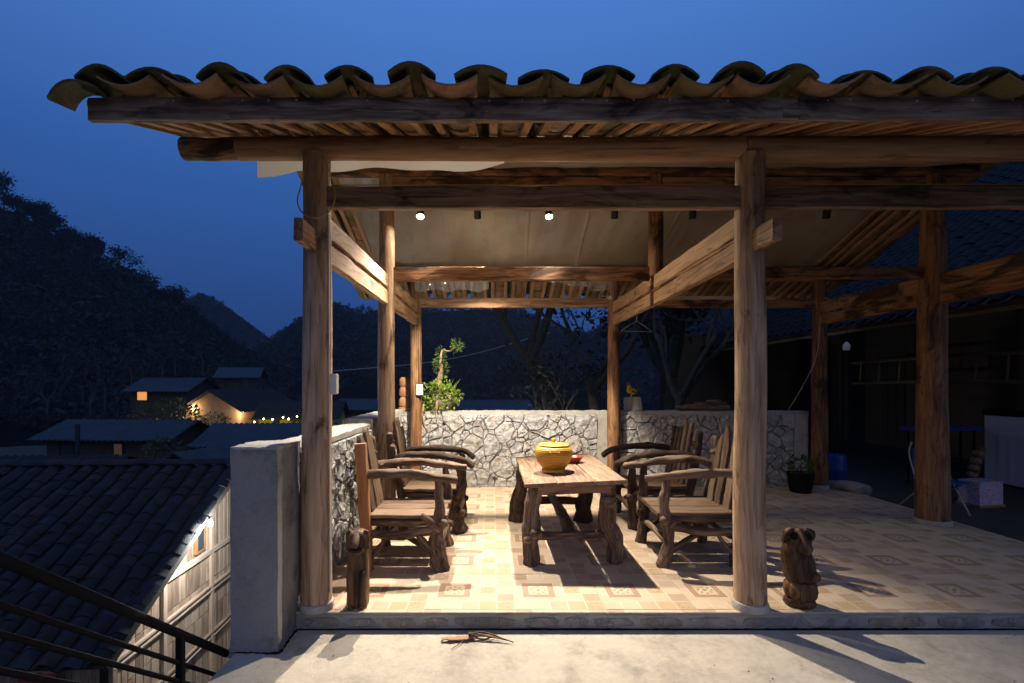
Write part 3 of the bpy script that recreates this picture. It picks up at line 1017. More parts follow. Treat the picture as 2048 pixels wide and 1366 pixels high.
# paired tie beams running front to back in every frame
for (X, m1, m2) in ((XL, 'beam', 'beam'), (XR, 'beam', 'beam'), (X3, 'burnt', 'burnt')):
    for lo, hi, m0 in ((2.53, 2.675, m1), (2.352, 2.495, m2)):
        for a, b in ((YF, YM), (YM, YB)):
            xa, xb = X[a], X[b]
            e = .05 if X is not XR or True else 0
            beam('tie_beam', (xa, a + .05, (lo + hi) / 2), (xb, b - .04, (lo + hi) / 2 - .004), .062, hi - lo, m0, R.randint(10, 99))
    beam('tie_filler', (X[YF], YF + .06, 2.5125), (X[YB], YB - .05, 2.5105), .036, .033, 'burnt', R.randint(10, 99))
    o = beam('tenon_end', (X[YF], 2.985, 2.44), (X[YF], YF + .02, 2.44), .058, .140, 'beam', R.randint(10, 99))
# purlins
def log(name, p0, p1, r, seed, mat, rough=.03):
    mb = MB(); p0, p1 = Vector(p0), Vector(p1)
    pts = [p0.lerp(p1, t / 4) + Vector((0, 0, R.uniform(-.005, .005))) for t in range(5)]
    limb(mb, pts, [r, r * .98, r], 6, 18, rough, seed, 1.0, capround=False)
    return mb.build(name, mat, pav, True, 50)
log('purlin', (-1.70, YF, 3.078), (XR[YF] - .06, YF, 3.078), .077, 21, 'purlin')
log('scorched_purlin_end', (-2.07, YF, 3.073), (-1.701, YF, 3.078), .074, 27, 'burnt', .05)
log('purlin', (XR[YF] - .05, YF, 3.080), (5.22, YF, 3.080), .079, 22, 'purlin')
log('purlin', (-2.06, YB, 3.060), (1.70, YB, 3.060), .085, 23, 'burnt')
log('purlin', (1.71, YB, 3.060), (5.22, YB, 3.060), .085, 24, 'burnt')
log('ridge_log', (-2.0, YM, 3.785), (5.2, YM, 3.785), .062, 25, 'burnt')
beam('ridge_plank', (XL[YM] + .05, YM - .01, 3.668), (5.0, YM - .01, 3.668), .05, .108, 'burnt', 26)
# rafters: two battens under each tile course joint
PITCH = .311
covers_x = [-1.93 + i * PITCH + R.uniform(-.02, .02) for i in range(24)]
YEAVE, YEAVEB = 2.535, 8.05
for i, cx_ in enumerate(covers_x):
    for s in (-1, 1):
        x = cx_ + s * .062 + R.uniform(-.008, .008)
        for (ya, sgn) in ((YEAVE, -1), (YEAVEB, 1)):
            mb = MB()
            za = roof_z(ya)
            bar(mb, (x, ya, za + .016), (x + R.uniform(-.01, .01), YM + sgn * .005, 3.86 + .016), .052, .030, seed=R.randint(0, 99), nseg=3, jit=.003, ch=.004)
            mb.build('rafter', 'rafter', pav)
# fascia boards with a scarf joint
FY = 2.508
def fascia(x0, x1, z0, z1, seed): 
    mb = MB(); bar(mb, (x0, FY, (z0 + z1) / 2), (x1, FY, (z0 + z1) / 2), .036, z1 - z0, nseg=24, jit=.0045, seed=seed, ch=.005)
    return mb.build('fascia_board', 'fascia', pav)
fascia(-2.052, 1.55, 2.838, 2.955, 3)
fb = fascia(1.555, 5.25, 2.842, 2.960, 4)
mb = MB(); bar(mb, (1.47, FY - .0205, 2.872), (1.60, FY - .0205, 2.872), .006, .055, nseg=2, jit=.001, seed=5, ch=.002); mb.build('scarf_lap', 'fascia', fb)
for x in np.arange(-1.9, 5.2, PITCH / 2):
    if R.random() < .75:
        mb = MB(); lathe(mb, [(.006, 0), (.006, .004), (.002, .006)], (0, 0, 0), 8)
        o = mb.build('nail_head', 'cableG', pav); o.location = (x + R.uniform(-.03, .03), FY - .0165, 2.937 + R.uniform(-.004, .004)); o.rotation_euler = (rad(90), 0, 0)
# gable edge boards
for ya, s in ((2.52, -1), (8.05, 1)):
    mb = MB(); bar(mb, (-2.06, ya, roof_z(ya) + .03), (-2.06, YM, 3.89), .03, .07, seed=44 + s, nseg=6, jit=.004); mb.build('gable_board', 'rafter', pav)

# roof tiles
def tile_shape(w, sag, L, th=.012, na=7, flip=False, taper=.9):
    """curved clay tile; length along +Y from 0..L, convex up unless flip"""
    v, f = [], []
    for k, (y, tp) in enumerate(((0, 1), (L, taper))):
        for side in (0, 1):
            for j in range(na + 1):
                t = j / na * 2 - 1
                x = t * w / 2 * tp
                z = sag * (1 - t * t)
                if side: z -= th
                v.append((x, y, -z if flip else z))
    n = na + 1
    for j in range(na):
        f.append((j, j + 1, 2 * n + j + 1, 2 * n + j))             # outer
        f.append((n + j + 1, n + j, 3 * n + j, 3 * n + j + 1))     # inner
        f.append((j + 1, j, n + j, n + j + 1))                     # front lip
        f.append((2 * n + j, 2 * n + j + 1, 3 * n + j + 1, 3 * n + j))
    f.append((0, 2 * n, 3 * n, n)); f.append((na, n + na, 3 * n + na, 2 * n + na))
    if flip: f = [q[::-1] for q in f]
    return np.array(v), f

def mesh_from(v, f, name, mat, tv=0.0):
    mb = MB(); mb.add(v, f, tv=tv); me = mb.mesh(name)
    me.materials.append(M[mat])
    me.polygons.foreach_set('use_smooth', [True] * len(me.polygons))
    try: me.set_sharp_from_angle(angle=rad(40))
    except Exception: pass
    return me
covV, covF = tile_shape(.235, .048, .235, th=.012)
panV, panF = tile_shape(.262, .048, .235, th=.012, flip=True)
cov_me = [mesh_from(covV * np.array([R.uniform(.92, 1.08), 1, R.uniform(.85, 1.15)]), covF, 'cover_tile', 'claytop') for _ in range(4)]
pan_me = [mesh_from(panV * np.array([R.uniform(.95, 1.05), 1, R.uniform(.9, 1.1)]), panF, 'pan_tile', 'clay') for _ in range(4)]
SL = math.atan(.35)
def tile_place(x, s, h, sgn, rz=0, rx=0):
    """matrix for a tile whose lower lip lies s metres up the slope from the front (sgn=-1) or back (+1) eave edge"""
    ye = 2.375 if sgn < 0 else 8.13
    dirY = 1 if sgn < 0 else -1
    y = ye + dirY * s * math.cos(SL)
    z = roof_z(ye) + .031 + s * math.sin(SL) + h
    base = Matrix.Translation((x, y, z))
    rot = Matrix.Rotation(0 if sgn < 0 else math.pi, 4, 'Z') @ Matrix.Rotation(SL + rx, 4, 'X') @ Matrix.Rotation(rz, 4, 'Z')
    return base @ rot
EXPO = .15
NROW = int(3.06 / EXPO) + 1
for sgn in (-1, 1):
    rest_c, rest_p = MB(), MB()
    nind = 3 if sgn < 0 else 2
    for i, cx_ in enumerate(covers_x + [covers_x[-1] + PITCH]):
        wob = R.uniform(-.01, .01)
        for r_ in range(NROW):
            s = r_ * EXPO + R.uniform(-.012, .012) + (R.uniform(-.02, .025) if r_ == 0 else 0)
            px = cx_ - PITCH / 2 + R.uniform(-.008, .008)
            kick = ((.067, .055, .035, .015)[r_] if r_ < 4 and sgn < 0 else 0); kr = ((-.20, -.12, -.06)[r_] if r_ < 3 and sgn < 0 else 0)
            zz = .052 + R.uniform(-.004, .004) + kick
            Mx = tile_place(px, s, zz, sgn, R.uniform(-.05, .05), -.035 + kr)
            if i == 0 and sgn < 0: pass
            elif r_ < nind:
                o = link('pan_tile', R.choice(pan_me), None, pav); o.matrix_local = Mx
            else:
                vv = [Mx @ Vector(q) for q in panV]; rest_p.add(vv, panF, tv=R.random())
            if i < len(covers_x):
                Mx = tile_place(cx_ + wob + R.uniform(-.012, .012), s + R.uniform(-.03, .03), .050 + R.uniform(-.004, .020) + kick, sgn, R.uniform(-.12, .12), -.03 + kr + R.uniform(-.03, .03))
                if r_ < nind:
                    o = link('cover_tile', R.choice(cov_me), None, pav); o.matrix_local = Mx
                else:
                    vv = [Mx @ Vector(q) for q in covV]; rest_c.add(vv, covF, tv=R.random())
    stuff(rest_p.build('upper_pan_tiles', 'clay', pav, True, 40)); stuff(rest_c.build('upper_cover_tiles', 'claytop', pav, True, 40))
# tilted tile slipping over the gable corner
o = link('cover_tile', cov_me[0], None, pav)
o.matrix_local = Matrix.Translation((-2.02, 2.36, 2.905)) @ Matrix.Rotation(rad(-16), 4, 'Y') @ Matrix.Rotation(SL, 4, 'X') @ Matrix.Rotation(.2, 4, 'Z')
# ridge row of tiles
mb = MB()
for k in range(44):
    Mx = Matrix.Translation((-2.05 + k * .165, YM, 3.985)) @ Matrix.Rotation(rad(90), 4, 'Z') @ Matrix.Rotation(rad(180), 4, 'Z')
    mb.add([Mx @ Vector(q) for q in covV * np.array([1.3, 1, 1.2])], covF, tv=R.random())
stuff(mb.build('ridge_tiles', 'claytop', pav, True, 40))

# tarpaulin lining under the rafters
def sheet(nx_, ny_, fn):
    v, f = [], []
    for j in range(ny_ + 1):
        for i in range(nx_ + 1): v.append(fn(i / nx_, j / ny_))
    W = nx_ + 1
    for j in range(ny_):
        for i in range(nx_): f.append((j * W + i, j * W + i + 1, (j + 1) * W + i + 1, (j + 1) * W + i))
    return v, f
def sag(x, y): return .030 * mnoise.noise(Vector((x * 1.7, y * .6, 1.7))) + .016 * mnoise.noise(Vector((x * 6 + y * 1.5, y * .8, 5.7))) + .008 * mnoise.noise(Vector((x * 15, y * 1.1, 9.7)))
tp = thing('roof_tarpaulin', 'beige tarpaulin lining stretched under the pavilion rafters', 'tarpaulin', (0, 0, 0))
mb = MB(); mb.add(*sheet(170, 16, lambda a, b: (-1.66 + 6.26 * a, 5.33 + 2.05 * b, roof_z(5.33 + 2.05 * b) - .022 - abs(sag(-1.66 + 6.26 * a, b * 2)) * 1.2)))
mb.build('rear_sheet', 'tarp', tp, True)
mb = MB(); mb.add(*sheet(60, 16, lambda a, b: (-1.60 + 6.2 * a, 3.42 + 1.86 * b, roof_z(3.42 + 1.86 * b) - .022 - abs(sag(-1.66 + 6.26 * a, b * 2 + 7)))))
mb.build('front_sheet', 'tarp', tp, True)
for xs_ in (-.62, .42, 1.15, 2.25, 3.3):
    mb = MB(); mb.add(*sheet(2, 14, lambda a, b: (xs_ + (a - .5) * .05 + .06 * b, 5.36 + 1.98 * b, roof_z(5.36 + 1.98 * b) - .030 - abs(sag(xs_ + .06 * b, b * 2)) * 1.2 - .010 * (1 - abs(a - .5) * 2)))); mb.build('seam', 'tarp', tp, True)
def flap(a, b):
    x = -1.62 + 1.70 * a
    drop = .085 + .014 * math.sin(a * 9) - .05 * max(0, a - .8) / .2
    if a < .2: drop = .135 - .25 * a
    return (x, YF + .085 + .018 * math.sin(a * 23) * b, 3.055 - .02 * 0 - b * drop)
mb = MB(); mb.add(*sheet(40, 4, flap)); mb.build('front_flap', 'flap', tp, True)
mb = MB(); mb.add(*sheet(40, 4, lambda a, b: (-1.10 + 1.05 * a, YB - .14 + .02 * math.sin(a * 31) * b, 3.02 - b * (.20 + .02 * math.sin(a * 17))))); mb.build('clear_flap', 'plastic', tp, True)
mb = MB(); mb.add(*sheet(30, 4, lambda a, b: (.75 + .95 * a, YB - .14 + .02 * math.sin(a * 27) * b, 3.02 - b * (.06 + .17 * a + .015 * math.sin(a * 19))))); mb.build('clear_flap', 'plastic', tp, True)

# spotlights under the ridge
def spotlight(x, lit, aim, label, back=False):
    z = 3.325
    o = thing('spotlight', label, 'spotlight', (x, YM - .07, z), 0, 'spotlights under the ridge beam')
    mb = MB(); wire(mb, [(0, 0, .05), (0, .02, .18), (0, .045, .31)], .008, 2, 8); mb.build('stem', 'lampbody', o)
    d = (Vector(aim) - Vector((x, YM - .07, z))).normalized()
    q = d.to_track_quat('-Z', 'Y')
    mb = MB()
    lathe(mb, [(.012, .075), (.036, .074), (.038, .06), (.038, -.062), (.034, -.063), (.033, -.05), (.0, -.05)][::-1], (0, 0, 0), 20)
    c = mb.build('housing', 'lampbody', o, True, 40); c.rotation_euler = q.to_euler()
    mb = MB(); lathe(mb, [(.0, -.056), (.0325, -.0545)], (0, 0, 0), 20)
    le = mb.build('lens', 'lens' if lit else 'white', c)
    if lit:
        ld = bpy.data.lights.new('spot_beam', 'SPOT')
        ld.energy = SPOT_BACK_W if back else SPOT_W
        ld.color = LAMP_COL; ld.spot_size = rad(77 if not back else 76); ld.spot_blend = .8 if not back else .35
        ld.shadow_soft_size = .022
        lo = bpy.data.objects.new('spot_beam', ld); COL.objects.link(lo); lo.parent = c
        lo.location = (0, 0, -.068)
    return o
spotlight(-.766, True, (-.70, 3.45, 0), 'lit black cylinder spotlight under the ridge, nearest the side wall')
spotlight(.600, True, (.62, 3.6, 0), 'lit black cylinder spotlight under the ridge above the table')
spotlight(-.160, True, (-.05, 7.2, .55), 'black cylinder spotlight turned to the back wall, between the two glaring ones', back=True)
spotlight(1.30, False, (1.5, 6.5, 0), 'unlit black cylinder spotlight under the ridge beside the short king post')
spotlight(2.13, False, (2.3, 6.0, 0), 'unlit black cylinder spotlight just past the short king post')
spotlight(3.56, False, (3.6, 6.0, 0), 'unlit black cylinder spotlight in the far bay by the thick column')

# cables and boxes on the columns
mb = MB(); xl = XL[YF]
wire(mb, [(xl - .02, 3.20, 2.99), (xl - .06, 3.19, 2.80), (xl - .085, 3.185, 2.68), (xl - .04, 3.18, 2.60), (xl + .05, 3.18, 2.575), (xl + .13, 3.19, 2.63), (xl + .155, 3.20, 2.74), (xl + .12, 3.20, 2.88), (xl + .08, 3.20, 2.99)], .0045, 6, 6)
tag(mb.build('cable_loop', 'cableY', None, True), 'yellow cable hanging in a loop on the corner column', 'cable')
mb = MB(); wire(mb, [(xl + .15, 3.27, 2.822), (0, 3.27, 2.824), (1.60, 3.27, 2.822)], .004, 10); wire(mb, [(1.86, 3.27, 2.828), (3.1, 3.27, 2.828), (4.6, 3.27, 2.828)], .004, 10)
tag(mb.build('cable', 'cableY', None, True), 'thin yellow cable lying along the top of the front cross beam', 'cable')
mb = MB(); bar(mb, (xl + .098, YF - .03, .12), (xl + .086, YF - .03, 2.98), .012, .022, up=(0, 1, 0), nseg=8, jit=.001)
tag(mb.build('conduit', 'trim'), 'thin pale conduit running up the corner column', 'conduit')
jb = thing('junction_box', 'grey plastic junction box on the inner side of the corner column', 'box', (xl + .122, YF - .02, 1.50))
mb = MB(); box(mb, -.015, .020, -.03, .03, -.068, .068, .006); mb.build('case', 'white', jb)
mb = MB(); box(mb, .0205, .024, -.026, .026, -.062, .062, .001); mb.build('cover', 'white', jb)
so = thing('power_socket', 'white double power socket on the back corner column', 'socket', (XL[YB] + .065, YB - .085, 1.42))
mb = MB(); box(mb, -.045, .045, -.028, .028, -.075, .075, .006); mb.build('plate', 'white', so)
for dz in (.025, -.02):
    for dx in (-.012, .012):
        mb = MB(); box(mb, dx - .003, dx + .003, -.0290, -.0275, dz - .006, dz + .006); mb.build('slot', 'blackmetal', so)
mb = MB(); wire(mb, [(XL[YB] + .06, YB - .085, 1.50), (XL[YB] + .055, YB - .08, 2.1), (XL[YB] + .05, YB - .075, 2.45)], .008, 6, 8)
tag(mb.build('conduit', 'bamboo', None, True), 'thin tube rising from the white socket up its column', 'conduit')

# ------------------------------------------------------------------ rustic furniture
def plank(mb, p0, p1, w0, w1, th, up, seed, top=None, nseg=8, wav=.006):
    """hand-sawn board from p0 to p1; width across (dir x up), slightly wavy edges, optional shaped end"""
    p0, p1 = Vector(p0), Vector(p1)
    d = p1 - p0; L = d.length; dn = d.normalized()
    u = Vector(up); u = (u - dn * u.dot(dn)).normalized()
    a = dn.cross(u)
    v, wv, f = [], [], []
    stations = [k / nseg for k in range(nseg + 1)]
    if top: stations = [k / nseg * .86 for k in range(nseg)] + [.90, .95, .985, 1.0]
    n = len(stations) - 1
    for k, t in enumerate(stations):
        w = w0 + (w1 - w0) * t
        l = -w / 2 + wav * mnoise.noise(Vector((seed * 2.1, t * 5, 0))) * 2
        r = w / 2 + wav * mnoise.noise(Vector((seed * 2.1 + 50, t * 5, 0))) * 2
        if top == 'round' and t > .86:
            q = math.sqrt(max(0.02, 1 - ((t - .86) / .142) ** 2)); l *= q; r *= q
        if top == 'slant' and t > .86:
            q = (t - .86) / .14; l = l + (r - l) * q * .75
        if top == 'slantl' and t > .86:
            q = (t - .86) / .14; r = r + (l - r) * q * .75
        c = p0 + d * t + u * wav * .6 * mnoise.noise(Vector((seed, t * 3, 8)))
        e = min(.006, th * .25)
        prof = [(l, -th / 2 + e), (l + e, -th / 2), (r - e, -th / 2), (r, -th / 2 + e), (r, th / 2 - e), (r - e, th / 2), (l + e, th / 2), (l, th / 2 - e)]
        for (x, y) in prof:
            v.append(c + a * x + u * y); wv.append((x + .09, y + .03, t * L + seed * 1.9))
        if k:
            o = (k - 1) * 8
            for j in range(8): f.append((o + j, o + (j + 1) % 8, o + 8 + (j + 1) % 8, o + 8 + j))
    f.append(tuple(range(8))[::-1]); f.append(tuple(n * 8 + j for j in range(8)))
    mb.add(v, f, wv, tv=(seed * .53) % 1)
    return mb

def chair(label, ox, oy, face, wd, seed, squarepost=False, dark=False, arms=None, tops=None, npl=3, gnarl=True):
    """face=+1 looks towards +X.  local u from back (0) to front, v across (world +Y)"""
    t = thing('rustic_armchair', label, 'armchair', (ox, oy, 0), 0, 'rustic armchairs around the table')
    rr = random.Random(seed)
    hw = wd / 2
    def L(u, v, z): return Vector((face * u, v, z))
    wm = 'driftdark' if dark else 'driftwood'
    SZ, AZ = .425, .735
    D = .60
    for s in (-1, 1):                                        # front legs
        mb = MB()
        b = .075 if (gnarl and s < 0) else .05
        limb(mb, [L(D + rr.uniform(-.02, .03), s * hw, .0), L(D - .03 + rr.uniform(-.02, .02), s * (hw + rr.uniform(-.02, .015)), .22), L(D + rr.uniform(-.02, .02), s * (hw - .01), .46), L(D - .02, s * hw, AZ - .02)],
             [b, b * .85, .048, .042, .030], 10, 14, .24, seed + s, 9)
        knot(mb, L(D + .02, s * hw - .03, .22 + rr.uniform(-.05, .2)), L(.5, -.7, .35), .035, .05, seed + 3)
        knot(mb, L(D - .03, s * hw - .02, .30 + rr.uniform(0, .1)), L(-.6, -.5, .5), .028, .06, seed + 9)
        if gnarl and s < 0:
            limb(mb, [L(D - .03, s * hw, .10), L(D - .12, s * hw - .01, .20), L(D - .20, s * hw, .30)], [.04, .034, .022], 4, 9, .2, seed + 5)
            limb(mb, [L(D - .02, s * hw - .01, .34), L(D - .09, s * hw - .02, .40), L(D - .15, s * hw - .01, .44)], [.036, .034, .026], 4, 9, .25, seed + 6)
        mb.build('leg', wm, t, True, 70)
    for s in (-1, 1):                                        # back posts
        mb = MB()
        if squarepost and s < 0:
            plank(mb, L(.02, s * (hw + .015), 0.0), L(-.045, s * (hw + .015), 1.02), .075, .088, .075, L(0, 1, 0), seed + 2, None, 8, .004)
            mb.build('back_post', 'orangepost', t)
        else:
            limb(mb, [L(.03, s * hw, 0), L(.0 + rr.uniform(-.02, .02), s * (hw + .01), .35), L(-.06, s * hw, .62), L(-.10 + rr.uniform(-.02, .02), s * (hw - .015), .80), L(-.11, s * (hw + .01), 1.0)],
                 [.045, .04, .036, .042, .034, .036], 6, 11, .2, seed + s * 3 + 20, 7)
            knot(mb, L(-.08, s * hw - .02, .86), L(0, -1, .3), .03, .045, seed + 31)
            mb.build('back_post', wm, t, True, 70)
    # seat rails and boards
    for s in (-1, 1):
        mb = MB(); limb(mb, [L(0.0, s * (hw - .02), SZ - .045), L(.3, s * (hw - .01), SZ - .05 + rr.uniform(-.01, .01)), L(D, s * (hw - .03), SZ - .045)], [.028, .03, .028], 5, 9, .15, seed + 40 + s); mb.build('seat_rail', wm, t, True, 70)
    n = 3
    ws = [wd * .36, wd * .30, wd * .34]
    v0 = -hw - .01
    for k in range(n):
        mb = MB()
        plank(mb, L(-.02, v0 + ws[k] / 2, SZ), L(D + .035 + rr.uniform(-.02, .03), v0 + ws[k] / 2, SZ + rr.uniform(-.003, .003)), ws[k] - .008, ws[k] - .012, .032, (0, 0, 1), seed + 60 + k, None, 8, .007)
        mb.build('seat_plank', 'chairplank', t); v0 += ws[k]
    # backrest boards
    tops = tops or ['round', 'round', 'slant']
    zz = [1.12, 1.16, 1.08, 1.06]
    span = wd - .14
    for k in range(npl):
        v = -span / 2 + span * (k + .5) / npl
        bw = span / npl * (.86 if gnarl else .66)
        mb = MB()
        plank(mb, L(.015, v + rr.uniform(-.008, .008), SZ + .012), L(-.085 - rr.uniform(0, .02), v + rr.uniform(-.02, .02), zz[k] - rr.uniform(0, .06)), bw, bw * rr.uniform(.8, 1.0), .034, L(1, 0, 0), seed + 70 + k, tops[k % len(tops)], 9, .008)
        mb.build('back_plank', 'chairplank', t)
    mb = MB(); limb(mb, [L(-.095, -hw, .86), L(-.10, 0, .88), L(-.095, hw, .85)], [.026, .03, .026], 5, 9, .18, seed + 81); mb.build('back_rail', wm, t, True, 70)
    mb = MB(); limb(mb, [L(-.06, -hw, .56), L(-.055, 0, .55), L(-.06, hw, .57)], [.022, .026, .022], 5, 9, .18, seed + 82); mb.build('back_rail', wm, t, True, 70)
    # arms
    for s in (-1, 1):
        mb = MB(); c = rr.uniform(.015, .035)
        e = D + .13 + rr.uniform(-.02, .05)
        limb(mb, [L(-.09, s * hw, AZ + .0), L(.08, s * (hw + .012), AZ + .012 + c), L(.36, s * (hw + .02), AZ + .018 + c * .8), L(D, s * (hw + .01), AZ + .005), L(e, s * (hw - .005), AZ - (.015 if not dark else .07))], [.028, .036, .038, .036, .032, .030], 9, 12, .22, seed + 90 + s, 9)
        mb.build('armrest', wm if not (s < 0 and not dark) else 'chairplank', t, True, 70)
    # stretchers
    for s in (-1, 1):
        mb = MB(); limb(mb, [L(.02, s * hw, .29), L(.25, s * (hw + .012), .27 + rr.uniform(-.02, .02)), L(.45, s * hw, .31), L(D, s * (hw - .01), .33)], [.03, .036, .034, .03], 5, 10, .2, seed + 100 + s); mb.build('stretcher', wm, t, True, 70)
        mb = MB(); limb(mb, [L(.30, s * hw, .28), L(.44, s * hw, .20), L(D - .02, s * hw, .09)], [.022, .024, .022], 4, 8, .2, seed + 110 + s); mb.build('brace', wm, t, True, 70)
        mb = MB(); limb(mb, [L(.02, s * hw, .08), L(.10, s * hw, .17), L(.17, s * hw, .27)], [.018, .02, .016], 4, 8, .2, seed + 120 + s); mb.build('brace', wm, t, True, 70)
    mb = MB(); limb(mb, [L(D - .01, -hw, .20), L(D + .01, 0, .24), L(D - .01, hw, .19)], [.024, .028, .024], 5, 9, .2, seed + 130); mb.build('stretcher', wm, t, True, 70)
    mb = MB(); limb(mb, [L(.01, -hw, .22), L(-.01, 0, .20), L(.01, hw, .23)], [.024, .026, .024], 5, 9, .2, seed + 131); mb.build('stretcher', wm, t, True, 70)
    return t

chair('rustic wooden armchair with a square orange back post beside the side wall', -1.02, 4.28, 1, .60, 300, squarepost=True, tops=['round', 'round', 'round'])
chair('rustic driftwood armchair before the back corner column with three tall back boards', -.93, 5.28, 1, .60, 340, dark=True, tops=['slantl', 'round', 'slant'])
chair('rustic driftwood armchair with spaced back boards beside the front column', 2.02, 4.36, -1, .62, 380, npl=3, tops=['slant', 'slantl', 'slant'], gnarl=False)
chair('rustic driftwood armchair with a dark curved arm near the pale pilaster', 2.03, 5.42, -1, .66, 420, npl=4, dark=True, tops=['slant', 'slantl'], gnarl=False)

# table
tb = thing('rustic_table', 'low rustic table of thick planks on gnarled branch legs', 'table', (.68, 4.74, 0))
def tz(x): return .672 + (x + .415) / .83 * .040
x = -.42
for k, w_ in enumerate((.27, .30, .26)):
    mb = MB(); c = x + w_ / 2
    plank(mb, (c, -.775 + R.uniform(-.01, .01), tz(c)), (c, .775 + R.uniform(-.015, .015), tz(c) - .006), w_ - .004, w_ - .007, .034, (-.048, 0, 1), 500 + k, None, 14, .006)
    mb.build('tabletop_plank', 'table', tb); x += w_
for y_, nm in ((-.655, 1), (.64, 2)):
    mb = MB(); plank(mb, (-.30, y_, .612), (.30, y_, .636), .07, .07, .03, (0, 1, 0), 510 + nm, None, 6, .003); mb.build('apron_board', 'table', tb)
legs = [(-.355, -.64, .60, -.32, -.60), (.345, -.60, .64, .30, -.60), (-.40, .66, .61, -.33, .62), (.31, .65, .64, .30, .62)]
for k, (bx, by, tz_, ux, uy) in enumerate(legs):
    mb = MB()
    bow = -.035 if k in (0, 2) else .03
    limb(mb, [(bx, by, 0), (bx + bow * .3, by, .18), (ux + (bow if k != 1 else -.01), (by + uy) / 2, .36), (ux, uy, tz_ + .03)], [.068, .066, .076, .068, .064] if k < 2 else [.10, .085, .074, .07, .07], 11, 16, .20, 520 + k, 7)
    if k == 0: knot(mb, (bx + .03, by - .055, .27), (.2, -1, .1), .05, .04, 531); knot(mb, (bx - .03, by - .05, .22), (-.4, -1, .1), .04, .035, 532)
    if k == 1: knot(mb, (ux - .01, uy - .06, .52), (-.1, -1, 0), .058, .03, 533); knot(mb, (bx + .05, by, .06), (1, -.4, 0), .04, .05, 534)
    mb.build('leg', 'driftwood' if k < 2 else 'driftdark', tb, True, 70)
mb = MB(); limb(mb, [(-.33, -.61, .225), (0, -.63, .235), (.32, -.60, .24)], [.038, .034, .032], 6, 10, .12, 540); mb.build('stretcher', 'driftwood', tb, True, 70)
mb = MB(); limb(mb, [(-.34, .63, .225), (0, .64, .23), (.31, .63, .225)], [.04, .045, .04], 6, 10, .12, 541); mb.build('stretcher', 'driftdark', tb, True, 70)
mb = MB(); limb(mb, [(-.03, -.60, .245), (-.02, 0, .262), (-.035, .68, .275)], [.052, .05, .046, .04], 7, 11, .14, 542); mb.build('long_stretcher', 'driftdark', tb, True, 70)

# basket on the table
bx, by = .556, 4.47
bz = tz(bx - .68) + .0205
bk = thing('woven_basket', 'round yellow woven basket with a knobbed lid on the rustic table', 'basket', (bx, by, bz))
mb = MB(); lathe(mb, [(.108, 0), (.110, .012), (.105, .024), (.098, .028)], (0, 0, 0), 40); mb.build('foot_ring', 'basketplain', bk, True, 40)
mb = MB(); lathe(mb, [(.098, .027), (.122, .055), (.146, .09), (.162, .125), (.170, .155), (.1715, .175), (.168, .195), (.160, .212), (.146, .226), (.130, .234)], (0, 0, 0), 64, True); mb.build('body', 'basket', bk, True)
mb = MB(); lathe(mb, [(.130, .232), (.137, .236), (.138, .243), (.130, .248), (.118, .251), (.112, .249), (.088, .255), (.082, .253), (.055, .259), (.028, .262)], (0, 0, 0), 48); lid = mb.build('lid', 'basketplain', bk, True, 40)
mb = MB(); lathe(mb, [(.017, .258), (.014, .268), (.019, .282), (.017, .294), (.006, .300)], (0, 0, 0), 20); mb.build('knob', 'basketplain', lid, True)
for i in range(5):
    for j in range(3):
        th = -math.pi / 2 + (i - 2) * .11 - .12 + (.055 if j == 1 else 0)
        if j != 1 and i in (0, 4): continue
        mb = MB(); lathe(mb, [(.0075, 0), (.0075, .003), (.003, .005)], (0, 0, 0), 6)
        o = mb.build('stud', 'basketplain', bk, True)
        rr_ = [.1722, .1690, .1640][j]; zz_ = [.178, .193, .207][j]
        o.location = (math.cos(th) * rr_, math.sin(th) * rr_, zz_)
        o.rotation_euler = Vector((math.cos(th), math.sin(th), .25 + .35 * j)).to_track_quat('Z', 'Y').to_euler()
# red bowl
mb = MB(); bz2 = tz(.81 - .68) + .0195
lathe(mb, [(.055, 0), (.062, .012), (.082, .035), (.094, .056), (.096, .058), (.090, .057), (.076, .034), (.05, .014), (.0, .012)], (0, 0, 0), 36)
o = mb.build('bowl', 'redbowl', None, True, 50); o.location = (.81, 4.92, bz2)
tag(o, 'shallow red lacquer bowl behind the yellow basket', 'bowl')

# ------------------------------------------------------------------ carved figures
dg = thing('dog_statue', 'carved wooden dog sitting upright beside the corner column', 'statue', (-.915, 3.345, 0), .10)
mb = MB()
loft(mb, [(0, 0, .0, .070, .066), (0, 0, .02, .073, .068), (0, 0, .14, .072, .064), (0, .0, .24, .074, .062), (0, 0, .30, .071, .058), (0, -.002, .345, .067, .054), (0, -.004, .39, .070, .056), (0, -.002, .44, .074, .060), (0, .004, .48, .070, .056), (0, .01, .502, .050, .040), (0, .012, .508, .02, .018)], 24, 3.0, rough=.10, seed=3.3)
mb.build('body', 'carved', dg, True, 50)
for s in (-1, 1):
    mb = MB(); limb(mb, [(s * .035, -.052, .0), (s * .038, -.058, .10), (s * .040, -.054, .215), (s * .034, -.044, .25)], [.030, .026, .027, .018], 5, 10, .12, 61 + s); mb.build('foreleg', 'carved', dg, True, 60)
    mb = MB(); limb(mb, [(s * .036, -.066, .012), (s * .036, -.090, .010)], [.024, .018], 3, 8, .08, 66); mb.build('paw', 'carved', dg, True, 60)
    mb = MB(); plank(mb, (s * .060, -.038, .385), (s * .052, -.010, .508), .038, .050, .024, (0, -1, .2), 70 + s, 'round', 6, .004); mb.build('ear', 'carved', dg, True, 50)
mb = MB(); limb(mb, [(0, .0, .492), (-.004, -.045, .462), (-.008, -.078, .430), (-.010, -.085, .412)], [.026, .027, .025, .018], 5, 10, .1, 75); mb.build('snout', 'chairplank', dg, True, 60)
